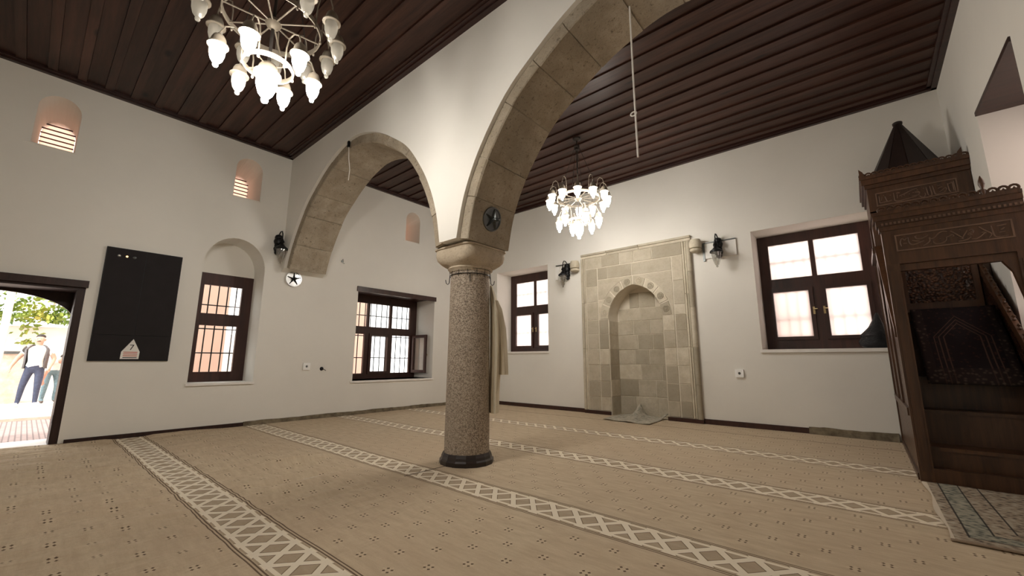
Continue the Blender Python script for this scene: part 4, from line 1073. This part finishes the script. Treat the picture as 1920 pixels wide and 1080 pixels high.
# ================================================================== OUTSIDE
g = G('court_paving'); p = g.pos(); br = g.node('ShaderNodeTexBrick'); g.put(br.inputs['Vector'], p); br.inputs['Scale'].default_value = 4.2
br.inputs['Color1'].default_value = (.30, .235, .22, 1); br.inputs['Color2'].default_value = (.36, .29, .27, 1); br.inputs['Mortar'].default_value = (.17, .13, .125, 1); br.inputs['Mortar Size'].default_value = .035
MT['paving'] = g.fin(br.outputs[0], .8)
MT['court'] = plaster('court_concrete', (.62, .56, .50)); MT['outwhite'] = plaster('outdoor_white_wall', (.85, .82, .78))
MT['pinkwall'] = plaster('pink_wall', (.62, .40, .31)); MT['rubble'] = stone('rubble_stone', (.55, .40, .30), (.80, .68, .58), 5, .2)
struct(MB().box((-12.4, -8, -.2), (LX-.76, 14, -.10)).build('courtyard_paving', 'paving'))
struct(MB().box((-30, -12, -.2), (-12.58, 22, -.085)).build('courtyard_ground', 'court'))
tag(MB().box((-12.58, -8, -.2), (-12.4, 14, -.05)).build('kerb', 'rubble'), 'low stone kerb across the courtyard beyond the doorway', 'kerb')
lw = thing('garden_wall', 'low pale rubble wall with a dark coping behind the walking man', 'wall', (-17.4, -2, -.085))
MB().box((-17.65, -6, -.085), (-17.2, .05, 1.20)).build('wall_body', 'rubble', lw)
MB().box((-17.7, -6, 1.20), (-17.15, .08, 1.27)).build('coping', 'steel', lw)
tag(MB().box((-19.6, -8, -.085), (-19.2, 9.0, 2.05)).build('boundary_wall', 'outwhite'), 'tall white boundary wall under the green vine', 'wall')
tag(MB().tube([(-13.0, -.34, -.09), (-13.0, -.36, 3.2)], .06, 10).build('pergola_post', 'white', None, True), 'white pergola post standing in the courtyard', 'post')
# vine hanging over the boundary wall
g = G('vine_leaf'); r = g.rnd(); n = g.noise(g.pos(), 1.3, 3); MT['leaf'] = g.fin(g.ramp(n, (.35, (.055, .13, .025)), (.55, (.25, .33, .05)), (.7, (.48, .45, .09))), .6)
vt = thing('climbing_vine', 'yellow green vine trailing over the white boundary wall', 'vine', (-19.1, 0, 2.05))
R_ = random.Random(5); m = MB()
for i in range(2600):
    y = R_.uniform(-3.5, 3.2); z = 2.15+abs(R_.gauss(0, .42)); x = -19.0+R_.gauss(0, .22)
    if R_.random() < .02: y = R_.gauss(-.05, .2); z = R_.uniform(1.5, 2.1); x = -18.95
    s_ = R_.uniform(.05, .11); a = Vector((R_.gauss(0, 1), R_.gauss(0, 1), R_.gauss(0, 1))).normalized(); b = a.orthogonal().normalized(); c_ = Vector((x, y, z))
    m.add([c_-a*s_, c_+b*s_*.6, c_+a*s_, c_-b*s_*.6], [(0, 1, 2, 3)])
o = m.build('leaves', 'leaf', vt); o['kind'] = 'stuff'
for k in range(5): MB().tube([(-19.05, -2.6+1.2*k, 1.9), (-19.0, -2.3+1.2*k, 2.4), (-19.1, -2.0+1.2*k, 2.8)], .02, 6).build('stem', 'rubble', vt, True)
# houses across the lane seen through the windows
def house(x0, x1, y0, y1, h, mt, label, wins):
    t = thing('house', label, 'building', ((x0+x1)/2, (y0+y1)/2, -.085))
    MB().box((x0, y0, -.085), (x1, y1, h)).build('house_wall', mt, t)
    MB().box((x0-.1, y0-.1, h), (x1+.1, y1+.1, h+.12)).build('roof_edge', 'rubble', t)
    for (a, b, z0, z1) in wins: 
        o = MB().box((x1, a, z0), (x1+.03, b, z1)).build('house_window', 'winwood', t); MB().box((x1+.03, a+.06, z0+.06), (x1+.035, b-.06, z1-.06)).build('window_pane', 'glass', o)
house(-15.5, -12.6, 1.0, 3.30, 4.6, 'pinkwall', 'pink plastered house seen through the arched window', [])
house(-15.5, -12.6, 5.2, 7.26, 4.6, 'pinkwall', 'pink plastered house seen at the edge of the three-light window', [])

tag(MB().box((-3.4, 9.3, -.085), (-.62, 9.6, 2.25)).build('lane_wall', 'pinkwall'), 'peach plastered lane wall outside the wide back window', 'wall')
# ---- people in the courtyard
MT['skin'] = plain('skin', (.60, .36, .27), .6, 0, .08); MT['jeans'] = plain('blue_jeans', (.055, .068, .115), .9, 0, .2, 20); MT['palejeans'] = plain('pale_jeans', (.16, .25, .29), .9, 0, .2, 20)
MT['tee'] = plain('white_shirt', (.85, .85, .83), .9, 0, .04); MT['vest'] = plain('grey_vest', (.13, .125, .13), .85, 0, .15, 20); MT['hair'] = plain('dark_hair', (.03, .022, .018), .7); MT['shoe'] = plain('white_shoe', (.75, .72, .68), .7, 0, .05); MT['sole'] = plain('shoe_sole', (.12, .10, .09), .8)
def body(root, J, E_, name, mats, pick):
    """one continuous skinned figure; J name -> (x, y, z, radius)"""
    ks = list(J); me = bpy.data.meshes.new(name); me.from_pydata([J[k][:3] for k in ks], [(ks.index(a), ks.index(b)) for a, b in E_], [])
    o = bpy.data.objects.new(name, me); C.objects.link(o); o.modifiers.new('s', 'SKIN'); sb = o.modifiers.new('d', 'SUBSURF'); sb.levels = 2; sb.render_levels = 2
    for i, k in enumerate(ks):
        sv = me.skin_vertices[0].data[i]; rr = J[k][3]; sv.radius = rr if isinstance(rr, tuple) else (rr, rr); sv.use_root = (k == 'pelvis')
    dg = bpy.context.evaluated_depsgraph_get(); nm = bpy.data.meshes.new_from_object(o.evaluated_get(dg)); bpy.data.objects.remove(o)
    for q in mats: nm.materials.append(MT[q])
    for pl in nm.polygons: pl.material_index = pick(pl.center); pl.use_smooth = True
    b = bpy.data.objects.new(name, nm); C.objects.link(b); b.parent = root; return b
def hand(J, E_, w, tip, side):
    """palm plus five fingers rooted in the palm"""
    wx, wy, wz = J[w][:3]; pn = w+'palm'; J[pn] = (wx+.012, wy, wz-.055, (.020, .034)); E_.append((w, pn))
    for i, (dx, dy, L) in enumerate(((.028, side*.026, .050), (.022, side*.010, .075), (.008, side*.004, .082), (-.008, -side*.002, .076), (-.022, -side*.004, .060))):
        a, b = '%sf%d' % (w, i), '%sg%d' % (w, i)
        J[a] = (wx+.012+dx, wy+dy, wz-.055-L*.45, .0095); J[b] = (wx+.022+dx, wy+dy*.6, wz-.055-L, .008); E_ += [(pn, a), (a, b)]
def man(loc, rz):
    r = thing('person', 'person in white shirt, grey open vest and blue jeans walking across the courtyard', 'person', loc, None, rz)
    J = dict(pelvis=(0, 0, .94, (.125, .165)), belly=(.02, 0, 1.10, (.125, .165)), chest=(.01, 0, 1.33, (.12, .175)), neckb=(.0, 0, 1.46, .075), neck=(.012, 0, 1.52, .056), jaw=(.03, 0, 1.585, (.075, .066)), skull=(.018, 0, 1.67, (.088, .075)), crown=(.01, 0, 1.715, (.06, .055)), nose=(.118, 0, 1.615, .012),
             shL=(0, .17, 1.42, .068), shR=(0, -.17, 1.42, .068), elL=(-.03, .30, 1.16, .048), elR=(-.06, -.33, 1.17, .048), wrL=(.09, .27, .96, .030), wrR=(.03, -.40, .95, .030),
             hipL=(0, .095, .88, .095), hipR=(0, -.095, .88, .095), knL=(.06, .11, .49, .066), knR=(.03, -.15, .49, .066), anL=(.03, .11, .10, .045), anR=(-.04, -.19, .10, .045), toL=(.15, .13, .035, .035), toR=(.09, -.21, .035, .035))
    E_ = [('pelvis', 'belly'), ('belly', 'chest'), ('chest', 'neckb'), ('neckb', 'neck'), ('neck', 'jaw'), ('jaw', 'skull'), ('skull', 'crown'), ('jaw', 'nose'), ('chest', 'shL'), ('chest', 'shR'), ('shL', 'elL'), ('shR', 'elR'), ('elL', 'wrL'), ('elR', 'wrR'), ('pelvis', 'hipL'), ('pelvis', 'hipR'), ('hipL', 'knL'), ('hipR', 'knR'), ('knL', 'anL'), ('knR', 'anR'), ('anL', 'toL'), ('anR', 'toR')]
    hand(J, E_, 'wrL', None, -1); hand(J, E_, 'wrR', None, 1)
    def pick(c):
        if abs(c.y) > .235 and c.z > .7 and c.z < 1.30: return 0
        if c.z > 1.49: return 0
        if c.z > .97: return 1
        return 2
    body(r, J, E_, 'body', ['skin', 'tee', 'jeans'], pick)
    W = lambda q: q
    def ch(mbd, nm, mt): 
        me = bpy.data.meshes.new(nm); me.from_pydata(mbd.v, [], mbd.f); me.materials.append(MT[mt]); me.polygons.foreach_set('use_smooth', [True]*len(me.polygons)); o = bpy.data.objects.new(nm, me); C.objects.link(o); o.parent = r; return o
    for s_ in (-1, 1):
        # one vest front with its back half, open down the middle
        V = []; n = 14; lv = [(.92, .155, .205), (1.05, .152, .20), (1.25, .148, .205), (1.38, .135, .215), (1.47, .095, .15), (1.50, .075, .095)]
        for z, a, b in lv:
            for k in range(n+1):
                t = radians(52)+(pi-radians(52))*k/n; V.append((a*cos(t)+.012, s_*b*sin(t), z))
        m = MB().add(V, [(i*(n+1)+k, i*(n+1)+k+1, (i+1)*(n+1)+k+1, (i+1)*(n+1)+k) for i in range(len(lv)-1) for k in range(n)])
        o = ch(m, 'vest', 'vest'); q = o.modifiers.new('t', 'SOLIDIFY'); q.thickness = .012
    hm = MB().lathe([(.080, 1.685), (.084, 1.70), (.078, 1.725), (.056, 1.752), (.02, 1.768)], (-.016, 0, 0), 18); ch(hm, 'hair', 'hair')
    ch(MB().tube([(.095, -.035, 1.588), (.118, 0, 1.592), (.095, .035, 1.588)], [.005, .010, .005], 6), 'moustache', 'hair')
    for s_ in (-1, 1):
        ch(MB().lathe([(.002, -.006), (.006, 0), (.002, .006)], (.098, s_*.032, 1.645), 8), 'eye', 'hair')
        ch(MB().lathe([(.006, -.028), (.018, -.01), (.020, .015), (.006, .03)], (.01, s_*.082, 1.625), 8), 'ear', 'skin')
    for x, y in ((.08, .125), (.015, -.205)):
        V = [];
        for z, k in ((.0, 1), (.03, 1.04), (.075, .8), (.10, .55)):
            V += [(x+.145*k*cos(t)-.02*(1-k), y+.055*k*sin(t), z) for t in [2*pi*j/14 for j in range(14)]]
        m = MB().add(V, [(i*14+k, i*14+(k+1) % 14, (i+1)*14+(k+1) % 14, (i+1)*14+k) for i in range(3) for k in range(14)]+[tuple(range(14)), tuple(range(42, 56))]); o = ch(m, 'shoe', 'shoe')
    return r
man((-15.77, .19, -.085), radians(-12))
def stooped(loc, rz):
    r = thing('person', 'person in pale blue jeans stooping behind the man with the vest', 'person', loc, None, rz)
    J = dict(pelvis=(0, 0, .86, (.12, .15)), belly=(.10, 0, .98, (.115, .15)), chest=(.26, 0, 1.08, (.11, .16)), neckb=(.36, 0, 1.12, .07), neck=(.41, 0, 1.135, .052), jaw=(.46, 0, 1.13, (.07, .062)), skull=(.49, 0, 1.20, (.085, .073)), crown=(.48, 0, 1.245, (.055, .05)), nose=(.57, 0, 1.15, .011),
             shL=(.28, .16, 1.08, .062), shR=(.28, -.16, 1.08, .062), elL=(.30, .22, .82, .044), elR=(.30, -.24, .82, .044), wrL=(.36, .20, .62, .028), wrR=(.36, -.30, .62, .028),
             hipL=(0, .09, .82, .09), hipR=(0, -.09, .82, .09), knL=(.06, .12, .46, .064), knR=(.06, -.12, .46, .064), anL=(0, .12, .10, .045), anR=(0, -.12, .10, .045), toL=(.12, .14, .035, .035), toR=(.12, -.14, .035, .035))
    E_ = [('pelvis', 'belly'), ('belly', 'chest'), ('chest', 'neckb'), ('neckb', 'neck'), ('neck', 'jaw'), ('jaw', 'skull'), ('skull', 'crown'), ('jaw', 'nose'), ('chest', 'shL'), ('chest', 'shR'), ('shL', 'elL'), ('shR', 'elR'), ('elL', 'wrL'), ('elR', 'wrR'), ('pelvis', 'hipL'), ('pelvis', 'hipR'), ('hipL', 'knL'), ('hipR', 'knR'), ('knL', 'anL'), ('knR', 'anR'), ('anL', 'toL'), ('anR', 'toR')]
    hand(J, E_, 'wrL', None, -1); hand(J, E_, 'wrR', None, 1)
    def pick(c):
        if c.x > .36 and c.z > 1.04 or (abs(c.y) > .14 and c.x > .22 and c.z < .86): return 0
        if c.z > .86 and c.x > .02: return 1
        if c.z < .085: return 3
        return 2
    body(r, J, E_, 'body', ['skin', 'tee', 'palejeans', 'sole'], pick)
    V = MB().lathe([(.088, 1.20), (.090, 1.225), (.075, 1.26), (.03, 1.285)], (.475, 0, 0), 16)
    me = bpy.data.meshes.new('hair'); me.from_pydata(V.v, [], V.f); me.materials.append(MT['hair']); o = bpy.data.objects.new('hair', me); C.objects.link(o); o.parent = r
stooped((-16.5, .52, -.085), radians(20))
